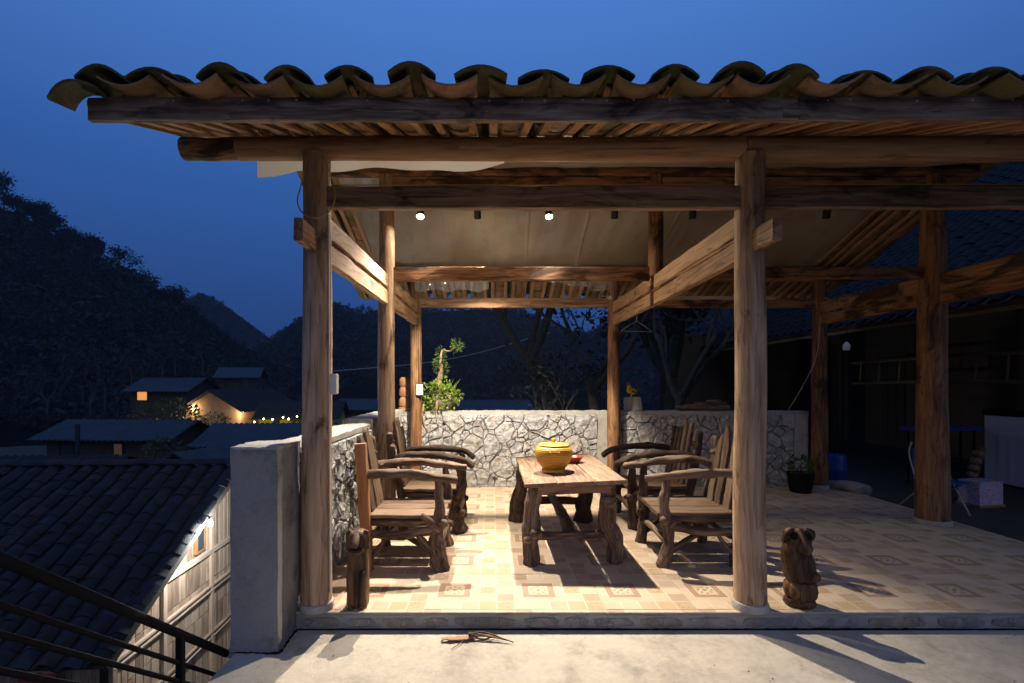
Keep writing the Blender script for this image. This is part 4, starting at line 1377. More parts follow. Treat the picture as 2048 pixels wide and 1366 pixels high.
mb = MB(); limb(mb, [(-.045, -.062, .388), (0, -.074, .380), (.045, -.062, .388)], [.014, .020, .014], 4, 8, .1, 76); mb.build('jaw', 'carved', dg, True, 60)

ow = thing('bear_statue', 'carved dark wooden animal figure with round ears on a lobed pedestal', 'statue', (2.085, 3.345, 0), -.12)
mb = MB(); loft(mb, [(0, 0, 0, .088, .08), (0, 0, .022, .098, .09), (0, 0, .05, .088, .08)], 24, 2, 0, 0, .22, 8.1); mb.build('pedestal_foot', 'carved', ow, True, 50)
mb = MB(); loft(mb, [(0.01, 0, .045, .082, .078), (0.01, 0, .075, .098, .094), (0.01, 0, .11, .104, .098), (0.01, 0, .145, .098, .092), (0.005, 0, .17, .075, .07)], 48, 2, 8, .14, 0, 1.7); mb.build('pedestal', 'carved', ow, True, 50)
mb = MB(); loft(mb, [(.004, 0, .160, .070, .07), (.006, 0, .185, .096, .088), (.000, 0, .235, .104, .094), (-.010, 0, .30, .098, .088), (-.020, 0, .36, .086, .080), (-.022, -.004, .40, .082, .076), (-.018, -.006, .44, .088, .080), (-.016, -.002, .48, .084, .074), (-.018, .006, .508, .062, .055), (-.018, .008, .520, .02, .02)], 28, 2.2, rough=.16, seed=5.5); mb.build('body', 'carved', ow, True, 60)
for s in (-1, 1):
    mb = MB(); limb(mb, [(-.018 + s * .070, .012, .430), (-.018 + s * .078, -.030, .470), (-.018 + s * .070, -.044, .505), (-.018 + s * .040, -.040, .522)], [.018, .022, .024, .018], 6, 12, .2, 81 + s); mb.build('ear', 'carved', ow, True, 60)
    mb = MB(); limb(mb, [(-.018 + s * .044, -.060, .500), (-.018 + s * .046, -.074, .468)], [.022, .020], 4, 12, .1, 83 + s, ell=.5); mb.build('ear_shade', 'moss', ow, True, 60)  # near-black lobe painted as the shade inside each ear
mb = MB(); limb(mb, [(-.018, -.035, .515), (-.012, -.074, .478), (-.004, -.094, .440), (.0, -.094, .415)], [.022, .020, .026, .022], 5, 12, .12, 86); mb.build('snout', 'carved', ow, True, 60)
mb = MB(); limb(mb, [(-.012, -.070, .425), (.0, -.086, .402), (.0, -.070, .375)], [.044, .040, .030], 5, 12, .16, 87); mb.build('jaw', 'carved', ow, True, 60)
mb = MB(); limb(mb, [(.055, -.05, .205), (.075, -.082, .215), (.070, -.10, .235)], [.026, .026, .020], 4, 10, .15, 88); mb.build('paw', 'carved', ow, True, 60)

# totem on the back-left corner of the wall
tt = thing('totem_statue', 'small stacked wooden totem standing on the wall corner behind the column', 'statue', (-1.30, 7.33, 1.108))
for k, (z, r_, h_) in enumerate(((0, .10, .05), (.05, .092, .155), (.205, .086, .15), (.355, .080, .14))):
    mb = MB(); loft(mb, [(0, 0, z, r_ * .8, r_ * .8), (0, 0, z + h_ * .18, r_, r_), (0, 0, z + h_ * .75, r_ * .98, r_), (0, 0, z + h_ * .97, r_ * .72, r_ * .72)], 14, 3, rough=.2, seed=k * 3.1)
    mb.build('totem_base' if k == 0 else 'totem_head', 'orangepost', tt, True, 50)

# rooster on a stone block
rb = MB()
loft(rb, [(0, 0, 0, .125, .085), (0, 0, .05, .13, .09), (0, 0, .085, .118, .08), (0, 0, .11, .125, .085), (0, 0, .155, .12, .08), (0, 0, .20, .115, .078)], 20, 5, rough=.14, seed=2.2)
o = rb.build('stone_block', 'cap', None, True, 40); o.location = (2.10, 7.36, 1.104)
tag(o, 'rough squared stone block on the back wall under the rooster', 'stone')
ro = thing('rooster_figurine', 'bright yellow rooster figurine with red comb on a stone block', 'figurine', (2.075, 7.355, 1.302))
M['rgold'] = simple('golden feathers', (.72, .42, .025), .5, nscale=60, namt=.25); M['rred'] = simple('red comb', (.50, .025, .018), .5); M['rblk'] = simple('dark wing feathers', (.03, .035, .045), .45, nscale=40, namt=.5)
mb = MB(); limb(mb, [(.075, 0, .075), (.03, 0, .085), (-.018, 0, .105), (-.030, 0, .150), (-.034, 0, .188)], [.028, .052, .050, .032, .022], 6, 12, .05, 91); mb.build('body', 'rgold', ro, True)
mb = MB(); limb(mb, [(-.034, 0, .185), (-.040, 0, .20)], [.024, .020], 3, 10, 0, 92); mb.build('head', 'rred', ro, True)
mb = MB()
for q in range(4): limb(mb, [(-.052 + q * .013, 0, .208), (-.054 + q * .015, 0, .232 - abs(q - 1.5) * .004)], [.009, .004], 2, 6, 0, 93)
mb.build('comb', 'rred', ro, True)
mb = MB(); limb(mb, [(-.054, 0, .192), (-.058, 0, .172), (-.056, 0, .160)], [.008, .012, .008], 3, 8, 0, 94); mb.build('wattle', 'rred', ro, True)
mb = MB(); limb(mb, [(-.058, 0, .200), (-.078, 0, .196)], [.009, .002], 3, 8, 0, 95); mb.build('beak', 'rgold', ro, True)
for s in (-1, 1):
    mb = MB(); limb(mb, [(-.005, s * .046, .095), (.04, s * .050, .075), (.085, s * .036, .05)], [.018, .028, .010], 5, 10, .1, 96, ell=.5); mb.build('wing', 'rblk', ro, True)
    mb = MB(); limb(mb, [(.005, s * .018, .055), (.004, s * .018, .0)], [.007, .006], 3, 7, 0, 97); limb(mb, [(.014, s * .018, .004), (-.018, s * .02, .003)], [.005, .004], 2, 6, 0, 98); mb.build('leg', 'rgold', ro, True)
for q in range(5):
    mb = MB(); limb(mb, [(.07, (q - 2) * .008, .08), (.115, (q - 2) * .014, .11 - q * .012), (.135, (q - 2) * .018, .05 - q * .008)], [.012, .010, .004], 5, 7, 0, 99 + q); mb.build('tail_feather', 'rblk', ro, True)

# logs on the back wall
for k, (xa, xb, z, r_) in enumerate(((2.80, 3.55, 1.14, .040), (2.74, 3.30, 1.145, .034), (3.05, 3.52, 1.20, .030), (3.25, 3.45, 1.235, .022))):
    mb = MB(); limb(mb, [(xa, 7.34 + k * .035 - (.06 if k == 1 else 0), z), ((xa + xb) / 2, 7.36, z + .01), (xb, 7.35 + .03 * k, z)], [r_, r_ * 1.1, r_], 6, 10, .25, 600 + k)
    tag(mb.build('firewood_log', 'driftwood', None, True, 60), ['thickest grey log lying on the back wall', 'shorter split log lying in front on the back wall', 'thin log resting on top of the others on the wall', 'small stub of wood on top of the wall logs'][k], 'log', 'logs on the back wall')

# ------------------------------------------------------------------ bonsai on the back wall
def leaves(mb, n, fn, size, rr, asp=.45):
    for _ in range(n):
        p, outw = fn()
        p = Vector(p); d = (Vector(outw).normalized() + Vector((rr.uniform(-.7, .7), rr.uniform(-.7, .7), rr.uniform(-.4, .7)))).normalized()
        a, b = frame(d)
        ang = rr.uniform(0, 6.28); a = a * math.cos(ang) + b * math.sin(ang)
        L = size * rr.uniform(.6, 1.3); W = L * asp
        bend = d.cross(a) * L * .12
        mb.add([p, p + d * L * .45 + a * W / 2 + bend, p + d * L, p + d * L * .45 - a * W / 2 + bend], [(0, 1, 2, 3)], tv=rr.random())
bo = thing('bonsai', 'tall bonsai in a round clay pot with bright trailing leaves on the wall', 'plant', (-.75, 7.38, 1.10))
mb = MB(); lathe(mb, [(.10, 0), (.11, .02), (.16, .08), (.185, .15), (.18, .21), (.165, .235), (.175, .245), (.165, .25), (.15, .235), (.02, .22), (.0, .22)], (0, 0, 0), 32); mb.build('pot', 'oldpot', bo, True, 50)
mb = MB(); limb(mb, [(-.05, 0, .2), (-.06, 0, .34), (-.04, 0, .52), (-.02, 0, .64), (-.03, 0, .78), (.0, 0, .90), (.10, 0, .895), (.19, 0, .95)], [.05, .045, .042, .03, .02, .014, .010, .007], 5, 9, .15, 701); mb.build('trunk', 'barkwarm', bo, True, 70)
rr = random.Random(5)
def ball(c, r, sq=1.0):
    c = Vector(c)
    def fn():
        d = Vector((rr.gauss(0, 1), rr.gauss(0, 1), rr.gauss(0, 1) * sq)).normalized()
        q = r * rr.uniform(.25, 1) ** .5
        return c + Vector((d.x * q, d.y * q, d.z * q * sq)), d
    return fn
mb = MB()
for c, r_, n_ in (((-.02, 0, .64), .12, 150), ((-.03, 0, .70), .10, 110), ((-.10, 0, .70), .05, 40), ((-.02, 0, .84), .075, 70), ((-.03, 0, .90), .06, 50), ((.22, 0, .985), .085, 130), ((.20, 0, .93), .06, 60)):
    leaves(mb, n_, ball(c, r_), .05, rr, .22)
mb.build('crown', 'leafpine', bo)
mb = MB()
for c, r_, n_ in (((-.20, -.10, .27), .13, 170), ((-.05, -.14, .30), .13, 170), ((.10, -.13, .26), .13, 170), ((.20, -.08, .22), .10, 110), ((-.27, -.12, .12), .11, 130), ((-.30, -.16, .0), .07, 60), ((-.22, -.16, .05), .08, 70), ((-.04, -.2, .12), .10, 80), ((.16, -.16, .12), .09, 60), ((.0, 0, .36), .14, 120)):
    leaves(mb, n_, ball(c, r_), .045, rr, .62)
mb.build('trailing_leaves', 'leafgreen', bo)
mb = MB()
for q in range(4): plank(mb, (.06 + q * .02, -.05, .24), (.12 + q * .05, -.06, .44 + .04 * (q % 2)), .022, .004, .003, (0, -1, 0), 720 + q, None, 5, .003)
mb.build('blade_leaves', 'leafgreen', bo)
mb = MB(); limb(mb, [(-.06, -.19, .16), (-.07, -.205, .02), (-.08, -.20, -.12)], [.016, .018, .006], 5, 8, .2, 710); limb(mb, [(-.26, -.19, .10), (-.27, -.205, -.05), (-.22, -.20, -.28)], [.02, .018, .008], 5, 8, .25, 711); limb(mb, [(-.31, -.19, .05), (-.30, -.205, -.15), (-.25, -.20, -.30)], [.014, .014, .006], 5, 8, .25, 712)
mb.build('hanging_roots', 'barkwarm', bo, True, 70)

# dark potted plant by the third frame
po = thing('potted_plant', 'black plastic pot with a small leafy plant at the wall end', 'plant', (4.28, 6.83, 0))
mb = MB(); lathe(mb, [(.13, 0), (.17, .25), (.175, .27), (.16, .27), (.15, .24), (.0, .24)], (0, 0, 0), 24); mb.build('pot', 'blackmetal', po, True, 50)
mb = MB(); leaves(mb, 240, ball((0, 0, .36), .15), .05, rr, .5); mb.build('foliage', 'leafpine', po)
mb = MB(); limb(mb, [(0, 0, .22), (.01, 0, .3), (0, .01, .38)], [.012, .010, .006], 4, 7, .2, 3); mb.build('stem', 'barkdark', po)

# fallen stick bundle on the yard below the step
tw = thing('dry_leaf_sheath', 'dry brown leaf sheath and twigs lying on the yard below the step', 'leaf', (-.05, 3.10, YARD_Z + .004))
mb = MB(); plank(mb, (-.27, -.03, .012), (-.06, -.0, .014), .035, .05, .006, (0, 0, 1), 801, None, 8, .01); mb.build('sheath', 'orangepost', tw)
for q in range(5):
    mb = MB(); limb(mb, [(-.10, R.uniform(-.02, .02), .010 + .006 * q), (.0, R.uniform(-.03, .02), .012 + .006 * q), (.06 + .03 * q, .02 - .02 * q, .010)], [.006, .005, .003], 5, 6, .2, 810 + q); mb.build('twig', 'orangepost' if q % 2 else 'chairplank', tw, True)
mb = MB(); limb(mb, [(-.12, -.02, .01), (-.16, -.08, .008), (-.20, -.13, .006)], [.004, .003, .002], 4, 5, .2, 820); mb.build('twig', 'chairplank', tw, True)

mb = MB(); rr = random.Random(77)
for k in range(90):
    x_, y_ = rr.uniform(-1.4, 4.6), rr.uniform(1.6, 3.16)
    L_ = rr.uniform(.003, .011); th_ = rr.uniform(0, 6.28); w_ = L_ * rr.uniform(.15, .5)
    c_, s_ = math.cos(th_), math.sin(th_)
    z_ = YARD_Z + .002
    mb.add([(x_ - c_ * L_, y_ - s_ * L_, z_), (x_ + s_ * w_, y_ - c_ * w_, z_ + .003), (x_ + c_ * L_, y_ + s_ * L_, z_ + rr.uniform(.001, .006)), (x_ - s_ * w_, y_ + c_ * w_, z_ + .001)], [(0, 1, 2, 3)])
tag(stuff(mb.build('litter', 'driftdark')), 'tiny dry leaf bits and grit scattered over the yard', 'litter')

# ------------------------------------------------------------------ stair railing
ra = thing('stair_railing', 'black metal pipe railing sloping down the stair to the pier', 'railing', (-1.60, 2.2, 0))
SLP = -.775
def rz_(y, base): return base + SLP * (y - 1.6)
for k, (off, r_) in enumerate(((.93, .0215), (.78, .0115), (.685, .0115), (.565, .0115))):
    mb = MB(); y0, y1 = .7, (2.96 if k == 0 else 2.93)
    limb(mb, [(0, y0 - 2.2, rz_(y0, off)), (0, y1 - 2.2, rz_(y1, off))], [r_, r_], 8, 12, 0, 1, capround=False)
    mb.build('handrail' if k == 0 else 'rail', 'blackmetal', ra, True, 50)
for yp in (1.15, 2.52):
    mb = MB(); bar(mb, (0, yp - 2.2, rz_(yp, .93) - .01), (0, yp - 2.2, rz_(yp, .93) - 1.75), .034, .034, up=(0, 1, 0), nseg=2, jit=0, ch=.003); mb.build('post', 'blackmetal', ra)

# ------------------------------------------------------------------ lower house on the left
hx, hy, hrz = -4.23, 5.4, rad(3.0)
lh = thing('lower_house', 'board-walled house with a dark curved tile roof below the stair railing', 'house', (hx, hy, 0), hrz)
EZ, RISE, RUN = -1.62, .52, 3.24         # eave height, slope, run to ridge (local y)
LHW = 7.5
GX = -.42                                 # gable wall inboard of verge (local x)
def lz(y): return EZ + RISE * (RUN - abs(y - RUN))
# boards of the gable wall
gw = MB(); 
v = [(GX - .05, .7, -4.6), (GX - .05, 2 * RUN - .7, -4.6), (GX - .05, 2 * RUN - .7, lz(.7) - .06), (GX - .05, RUN, lz(RUN) - .06), (GX - .05, .7, lz(.7) - .06)]
gw.add(v + [(a - .08, b, c) for a, b, c in v], [(0, 1, 2, 3, 4), (9, 8, 7, 6, 5)] + [(i, i + 5, (i + 1) % 5 + 5, (i + 1) % 5) for i in range(5)])
gw.build('gable_wall', 'darkwood', lh)
rr = random.Random(9)
y = .72
while y < 2 * RUN - .72:
    w_ = rr.uniform(.11, .19)
    yc = y + w_ / 2
    for z0, z1, th in ((-4.6, -2.36, .0), (-2.34, -1.86, .002), (-1.84, lz(yc) - .07, .001)):
        z1 = min(z1, lz(yc) - .07)
        if z1 - z0 < .05: continue
        mb = MB(); plank(mb, (GX - .035 + th, yc, z0), (GX - .035 + th, yc, z1), w_ - .009, w_ - .009, .022, (1, 0, 0), rr.randint(0, 900), None, 4, .001)
        mb.build('wall_plank', 'wallplank', lh)
    y += w_
for z, h_, mt in ((-1.35, .085, 'trim'), (-1.95, .04, 'wallplank'), (-2.03, .03, 'trim'), (-2.75, .04, 'wallplank'), (-2.83, .03, 'trim')):
    mb = MB(); bar(mb, (GX + .0, .68, z), (GX + .0, 2 * RUN - .68, z), .05, h_, seed=rr.randint(0, 99), nseg=8, jit=.003); mb.build('wall_rail', mt, lh)
for y_ in (.70, 1.72, 3.05, 4.1, 5.78):
    mb = MB(); bar(mb, (GX - .005, y_, -4.6), (GX - .005, y_, lz(y_) - .10), .055, .09, up=(0, 1, 0), seed=rr.randint(0, 99), nseg=8, jit=.003); mb.build('wall_post', 'wallplank', lh)
wi = MB(); box(wi, GX - .02, GX + .012, 2.56, 2.78, -1.22, -.72); wo = wi.build('window', 'glass', lh)
for (a, b, c, d) in ((2.53, 2.56, -1.25, -.69), (2.78, 2.81, -1.25, -.69), (2.561, 2.779, -1.25, -1.22), (2.561, 2.779, -.72, -.69)):
    m_ = MB(); box(m_, GX - .02, GX + .03, a, b, c, d); m_.build('frame', 'orangepost', wo)
# eave front wall and other walls
fw = MB(); box(fw, -LHW, GX - .14, .75, .82, -4.6, lz(.75) - .05); fw.build('front_wall', 'darkwood', lh)
x = -LHW
while x < GX - .2:
    w_ = rr.uniform(.14, .24); mb = MB(); plank(mb, (x + w_ / 2, .735, -4.6), (x + w_ / 2, .735, lz(.75) - .06), w_ - .006, w_ - .006, .022, (0, -1, 0), rr.randint(0, 900), None, 3, .001); mb.build('wall_plank', 'wallplank', lh); x += w_
# roof battens + decking
for s in (0, 1):
    mb = MB(); y0, y1 = (0.02, RUN) if s == 0 else (2 * RUN - .02, RUN)
    v = [(-LHW, y0, lz(y0) - .035), (-.05, y0, lz(y0) - .035), (-.05, y1, lz(y1) - .035), (-LHW, y1, lz(y1) - .035)]
    mb.add(v + [(a, b, c + .03) for a, b, c in v], [(3, 2, 1, 0), (4, 5, 6, 7), (0, 1, 5, 4), (1, 2, 6, 5), (2, 3, 7, 6), (3, 0, 4, 7)]); mb.build('roof_deck', 'darkwood', lh)
mb = MB(); bar(mb, (-.03, .03, lz(.03) - .05), (-.03, RUN, lz(RUN) - .05), .03, .09, nseg=6, jit=.003, seed=4); mb.build('verge_board', 'darkwood', lh)
LSL = math.atan(RISE)
lcV, lcF = tile_shape(.215, .060, .30, na=6)
lpV, lpF = tile_shape(.21, .05, .30, na=6, flip=True)
lc_me = [mesh_from(lcV * np.array([R.uniform(.95, 1.05), 1, R.uniform(.85, 1.1)]), lcF, 'cover_tile', 'slate') for _ in range(5)]
LP = .27
nr = int(RUN / math.cos(LSL) / .20)
cand, restc, restp = [], MB(), MB()
for i in range(int(LHW / LP)):
    for k in range(nr):
        s_ = k * .20 + R.uniform(-.025, .025) - .05
        for pan in (0, 1):
            xx = -.10 - i * LP - (LP / 2 if pan else 0) + R.uniform(-.012, .012)
            yy, zz = s_ * math.cos(LSL), EZ + s_ * math.sin(LSL) + (.050 if pan else .045) + R.uniform(0, .012)
            Mx = Matrix.Translation((xx, yy, zz)) @ Matrix.Rotation(LSL - .04 + R.uniform(-.02, .02), 4, 'X') @ Matrix.Rotation(R.uniform(-.07, .07), 4, 'Z')
            if pan: restp.add([Mx @ Vector(q) for q in lpV], lpF, tv=R.random())
            else:
                wp = Vector((hx + xx, hy + yy, 0)); px_ = CX + wp.x / wp.y * FPX
                cand.append((wp.y if px_ > -60 else 99, Mx))
cand.sort(key=lambda q: q[0])
for k, (dd, Mx) in enumerate(cand):
    if k < 285 and dd < 99:
        o = link('cover_tile', R.choice(lc_me), None, lh); o.matrix_local = Mx
    else: restc.add([Mx @ Vector(q) for q in lcV], lcF, tv=R.random())
stuff(restc.build('far_cover_tiles', 'slate', lh, True, 40)); stuff(restp.build('pan_tiles', 'slate', lh, True, 40))
mb = MB()
for k in range(30):
    Mx = Matrix.Translation((-LHW + k * .25, RUN, lz(RUN) + .06 + R.uniform(0, .015))) @ Matrix.Rotation(rad(-90), 4, 'Z')
    mb.add([Mx @ Vector(q) for q in lcV * np.array([1.2, 1, 1.1])], lcF, tv=R.random())
stuff(mb.build('ridge_tiles', 'slate', lh, True, 40))
# striped cloth hanging by its front wall
M['stripe'] = None
m, nt, bs, out_ = new_mat('striped cloth'); g = NT(nt)
sp = g.n('ShaderNodeSeparateXYZ'); g.l(g.geo_vec(), sp.inputs[0])
fr = g.math('FRACT', g.math('MULTIPLY', sp.outputs[2], 6.0))
g.l(g.ramp(fr, [(.0, (.30, .03, .03)), (.35, (.32, .04, .04)), (.4, (.5, .42, .28)), (.55, (.55, .25, .05)), (.7, (.35, .03, .05)), (1, (.25, .02, .06))]), bs.inputs[0]); M['stripe'] = m
mb = MB(); mb.add(*sheet(10, 6, lambda a, b: (-.22 + .44 * a, -.02 + .02 * math.sin(a * 14), .02 - .42 * b)))
o = mb.build('striped_cloth', 'stripe', None, True); o.location = (-5.42, 5.86, -1.75)
tag(o, 'small striped red cloth hanging under the eave of the lower house', 'cloth')
# lamp on the gable wall of the lower house
lamp_p = P(420, 1045, 7.35)
wl_ = thing('wall_lamp', 'glaring white lamp on the gable of the lower board house', 'lamp', lamp_p)
mb = MB(); lathe(mb, [(.0, -.05), (.03, -.045), (.042, -.01), (.03, .03), (.018, .04)], (0, 0, 0), 16); mb.build('bulb', 'bulbw', wl_, True)
mb = MB(); lathe(mb, [(.02, .042), (.024, .085), (.02, .09)], (0, 0, 0), 12); limb(mb, [(0, 0, .08), (-.06, 0, .10), (-.20, .0, .08)], [.010, .010], 4, 7); mb.build('holder', 'blackmetal', wl_, True)
def point(parent, w, col, loc=(0, 0, 0), r=.05):
    ld = bpy.data.lights.new('lamp_light', 'POINT'); ld.energy = w; ld.color = col; ld.shadow_soft_size = r
    o = bpy.data.objects.new('lamp_light', ld); COL.objects.link(o); o.parent = parent; o.location = loc
    return o
point(wl_, 210, (.93, .97, 1.0), (.10, 0, -.07))

# ------------------------------------------------------------------ main house at the right
mh = thing('main_house', 'dark tiled farmhouse with an open porch beside the terrace', 'house', (0, 0, 0))
EX, EZ2, RX, RZ2 = 5.95, 2.46, 11.9, 6.92
Y0h, Y1h = 3.6, 14.2
mb = MB()
n = Vector((-(RZ2 - EZ2), 0, RX - EX)).normalized()
v = [(EX, Y0h, EZ2), (RX, Y0h, RZ2), (RX, Y1h, RZ2), (EX, Y1h, EZ2)]
mb.add(v + [(a + n.x * -.06, b, c - n.z * .06) for a, b, c in v], [(0, 3, 2, 1), (4, 5, 6, 7), (0, 1, 5, 4), (1, 2, 6, 5), (2, 3, 7, 6), (3, 0, 4, 7)])
v = [(RX, Y0h, RZ2), (RX + 3.5, Y0h, EZ2), (RX + 3.5, Y1h, EZ2), (RX, Y1h, RZ2)]
mb.add(v + [(a, b, c - .06) for a, b, c in v], [(0, 3, 2, 1), (4, 5, 6, 7), (0, 1, 5, 4), (1, 2, 6, 5), (2, 3, 7, 6), (3, 0, 4, 7)])
rf = mb.build('roof', 'darkwood', mh)
mb = MB(); hsl = math.atan2(RZ2 - EZ2, RX - EX); sl = math.hypot(RX - EX, RZ2 - EZ2)
for i in range(int((Y1h - Y0h) / .27)):
    for k in range(int(sl / .22)):
        s_ = k * .22; 
        Mx = Matrix.Translation((EX + s_ * math.cos(hsl) - .03, Y0h + .1 + i * .27 + R.uniform(-.012, .012), EZ2 + s_ * math.sin(hsl) + .015 + R.uniform(0, .012))) @ Matrix.Rotation(rad(-90), 4, 'Z') @ Matrix.Rotation(hsl - .04, 4, 'X') @ Matrix.Rotation(R.uniform(-.06, .06), 4, 'Z')
        mb.add([Mx @ Vector(q) for q in lcV], lcF, tv=R.random())
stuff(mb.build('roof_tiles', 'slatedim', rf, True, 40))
mb = MB(); bar(mb, (EX + .02, Y0h, EZ2 - .08), (EX + .02, Y1h, EZ2 - .08), .03, .05, nseg=10, jit=.004); mb.build('eave_batten', 'bamboo', mh)
HWX = 8.9
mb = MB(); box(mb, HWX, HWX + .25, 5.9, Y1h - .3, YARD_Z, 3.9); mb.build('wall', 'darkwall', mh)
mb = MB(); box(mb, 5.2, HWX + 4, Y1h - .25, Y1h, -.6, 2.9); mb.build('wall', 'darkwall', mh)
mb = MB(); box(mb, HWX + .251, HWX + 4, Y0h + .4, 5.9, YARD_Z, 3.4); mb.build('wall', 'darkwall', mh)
for yy in (5.6, 7.6, 9.6, 11.6):
    mb = MB(); limb(mb, [(HWX - .7, yy, YARD_Z), (HWX - .7, yy, 3.6)], [.09, .08], 6, 12, .05, int(yy * 3)); mb.build('porch_post', 'darkwood', mh, True)
for (ya, yb) in ((7.4, 8.6), (10.3, 11.2)):
    mb = MB(); box(mb, HWX - .03, HWX - .002, ya, yb, YARD_Z + .02, 2.1); d_ = mb.build('door', 'darkwood', mh)
    for k in range(4):
        mb = MB(); y_ = ya + .04 + k * (yb - ya) / 4; box(mb, HWX - .05, HWX - .031, y_, y_ + (yb - ya) / 4 - .06, .3, 1.95); mb.build('panel', 'darkwood', d_)
# things standing around the porch
ld_ = thing('bamboo_ladder', 'bamboo ladder hung level along the porch of the dark house', 'ladder', (7.55, 8.4, 1.95))
for z in (0, -.42):
    mb = MB(); limb(mb, [(0, -1.9, z), (.02, 0, z + .01), (0, 1.9, z - .02)], [.028, .03, .028], 6, 9, .06, 31); mb.build('side_pole', 'bamboo', ld_, True)
for k in range(8):
    mb = MB(); limb(mb, [(0, -1.7 + k * .48, .02), (0, -1.66 + k * .48, -.44)], [.016, .016], 3, 7, .05, 32 + k); mb.build('rung', 'bamboo', ld_, True)
fz = thing('chest_freezer', 'white chest freezer standing in the dark porch', 'freezer', (8.62, 7.75, YARD_Z))
M['enamel'] = simple('white enamel', (.66, .66, .70), .35, namt=.04)
mb = MB(); box(mb, -.55, .75, -.33, .33, .04, 1.10, .02); mb.build('cabinet', 'enamel', fz)
mb = MB(); box(mb, -.565, .765, -.345, .345, 1.105, 1.20, .02); mb.build('lid', 'blackmetal', fz)
mb = MB(); box(mb, -.2, .2, -.365, -.346, 1.13, 1.16, .004); mb.build('handle', 'enamel', fz)
for a in (-.48, .68):
    mb = MB(); box(mb, a - .04, a + .04, -.3, .3, .0, .039); mb.build('foot', 'blackmetal', fz)
gb = thing('gift_carton', 'pink and white patterned carton on the ground in the shade', 'box', (6.50, 6.55, YARD_Z), .18)
m, nt, bs, out_ = new_mat('patterned pink card'); g = NT(nt); vv_, rn_ = g.obj_vec(0)
vo = g.n('ShaderNodeTexVoronoi'); vo.inputs['Scale'].default_value = 30; g.l(vv_, vo.inputs['Vector'])
g.l(g.ramp(vo.outputs['Distance'], [(.15, (.55, .08, .18)), (.35, (.62, .25, .36)), (.5, (.62, .55, .60)), (.7, (.22, .36, .50))]), bs.inputs[0]); M['pinkcard'] = m
mb = MB()
box(mb, -.19, .19, -.13, .13, .03, .33, .004); mb.build('carton', 'pinkcard', gb)
mb = MB(); box(mb, -.205, .205, -.145, .145, 0, .03, .003); mb.build('tray', 'orangepost', gb)
hb = thing('woven_tube', 'dark banded bamboo tube leaning out behind the pink carton', 'basket', (6.60, 6.80, YARD_Z))
mb = MB(); limb(mb, [(-.02, 0, 0.02), (.05, 0, .35), (.16, 0, .72)], [.06, .062, .06], 6, 12, .02, 4); mb.build('tube', 'driftdark', hb, True)
for k in range(5):
    mb = MB(); t_ = .30 + k * .14; p_ = Vector((-.02 + .05 * t_ + .13 * t_ * t_, 0, .02 + .70 * t_)); limb(mb, [p_, p_ + Vector((.012, 0, .05))], [.066, .066], 2, 12, 0, 5); mb.build('band', 'bamboo', hb, True)
M['blueplastic'] = simple('blue plastic', (.012, .06, .26), .35, namt=.05)
fc = thing('folding_chair', 'blue folding chair with a bent steel frame behind the thick column', 'chair', (5.62, 6.35, YARD_Z))
mb = MB(); box(mb, -.20, .20, -.02, .012, .46, .78, .01); mb.build('backrest', 'blueplastic', fc)
mb = MB(); box(mb, -.20, .20, -.36, .0, .385, .41, .01); mb.build('seat', 'blueplastic', fc)
for s in (-1, 1):
    mb = MB(); wire(mb, [(s * .22, -.34, 0), (s * .22, -.1, .38), (s * .22, .02, .70), (s * .18, .03, .86)], .011, 6, 8); mb.build('leg', 'cableG', fc, True)
    mb = MB(); wire(mb, [(s * .20, .20, 0), (s * .20, -.05, .22), (s * .20, -.30, .40)], .011, 6, 8); mb.build('leg', 'cableG', fc, True)
bn = thing('blue_bench', 'long low blue plastic bench top inside the porch', 'bench', (7.3, 8.0, YARD_Z), rad(8))
mb = MB(); box(mb, -.62, .62, -.14, .14, .86, .93, .01); mb.build('top', 'blueplastic', bn)
for s in (-1, 1):
    for q in (-1, 1):
        mb = MB(); bar(mb, (s * .5, q * .1, 0), (s * .5, q * .1, .859), .03, .03, up=(0, 1, 0), nseg=1, jit=0); mb.build('leg', 'blackmetal', bn)
bd = thing('water_drum', 'blue plastic water drum in the dark beyond the terrace edge', 'drum', (5.6, 8.0, YARD_Z))
mb = MB(); lathe(mb, [(.13, 0), (.145, .02), (.145, .2), (.15, .22), (.145, .24), (.145, .42), (.13, .46), (.05, .47), (.05, .5)], (0, 0, 0), 24); mb.build('shell', 'blueplastic', bd, True, 40)
mb = MB(); lathe(mb, [(.054, .495), (.054, .52), (.02, .522)], (0, 0, 0), 16); mb.build('cap', 'blackmetal', bd, True)
mb = MB(); limb(mb, [(4.85, 7.25, -.02), (5.00, 6.95, .05), (5.13, 6.72, .03)], [.10, .11, .115], 5, 12, .12, 77, ell=.8)
o = mb.build('kerb_stone', 'pier', None, True, 60); tag(o, 'long rough kerb stone lying by the last back column', 'stone')
lb = thing('hanging_lamp', 'small white hanging lamp, unlit, above the dark porch', 'lamp', P(1693, 690, 8.0))
mb = MB(); lathe(mb, [(.0, -.09), (.05, -.085), (.055, .0), (.03, .03), (.012, .05)], (0, 0, 0), 16); mb.build('shade', 'white', lb, True, 50)
mb = MB(); wire(mb, [(0, 0, .04), (0, 0, .9)], .004, 2); mb.build('cord', 'blackmetal', lb)
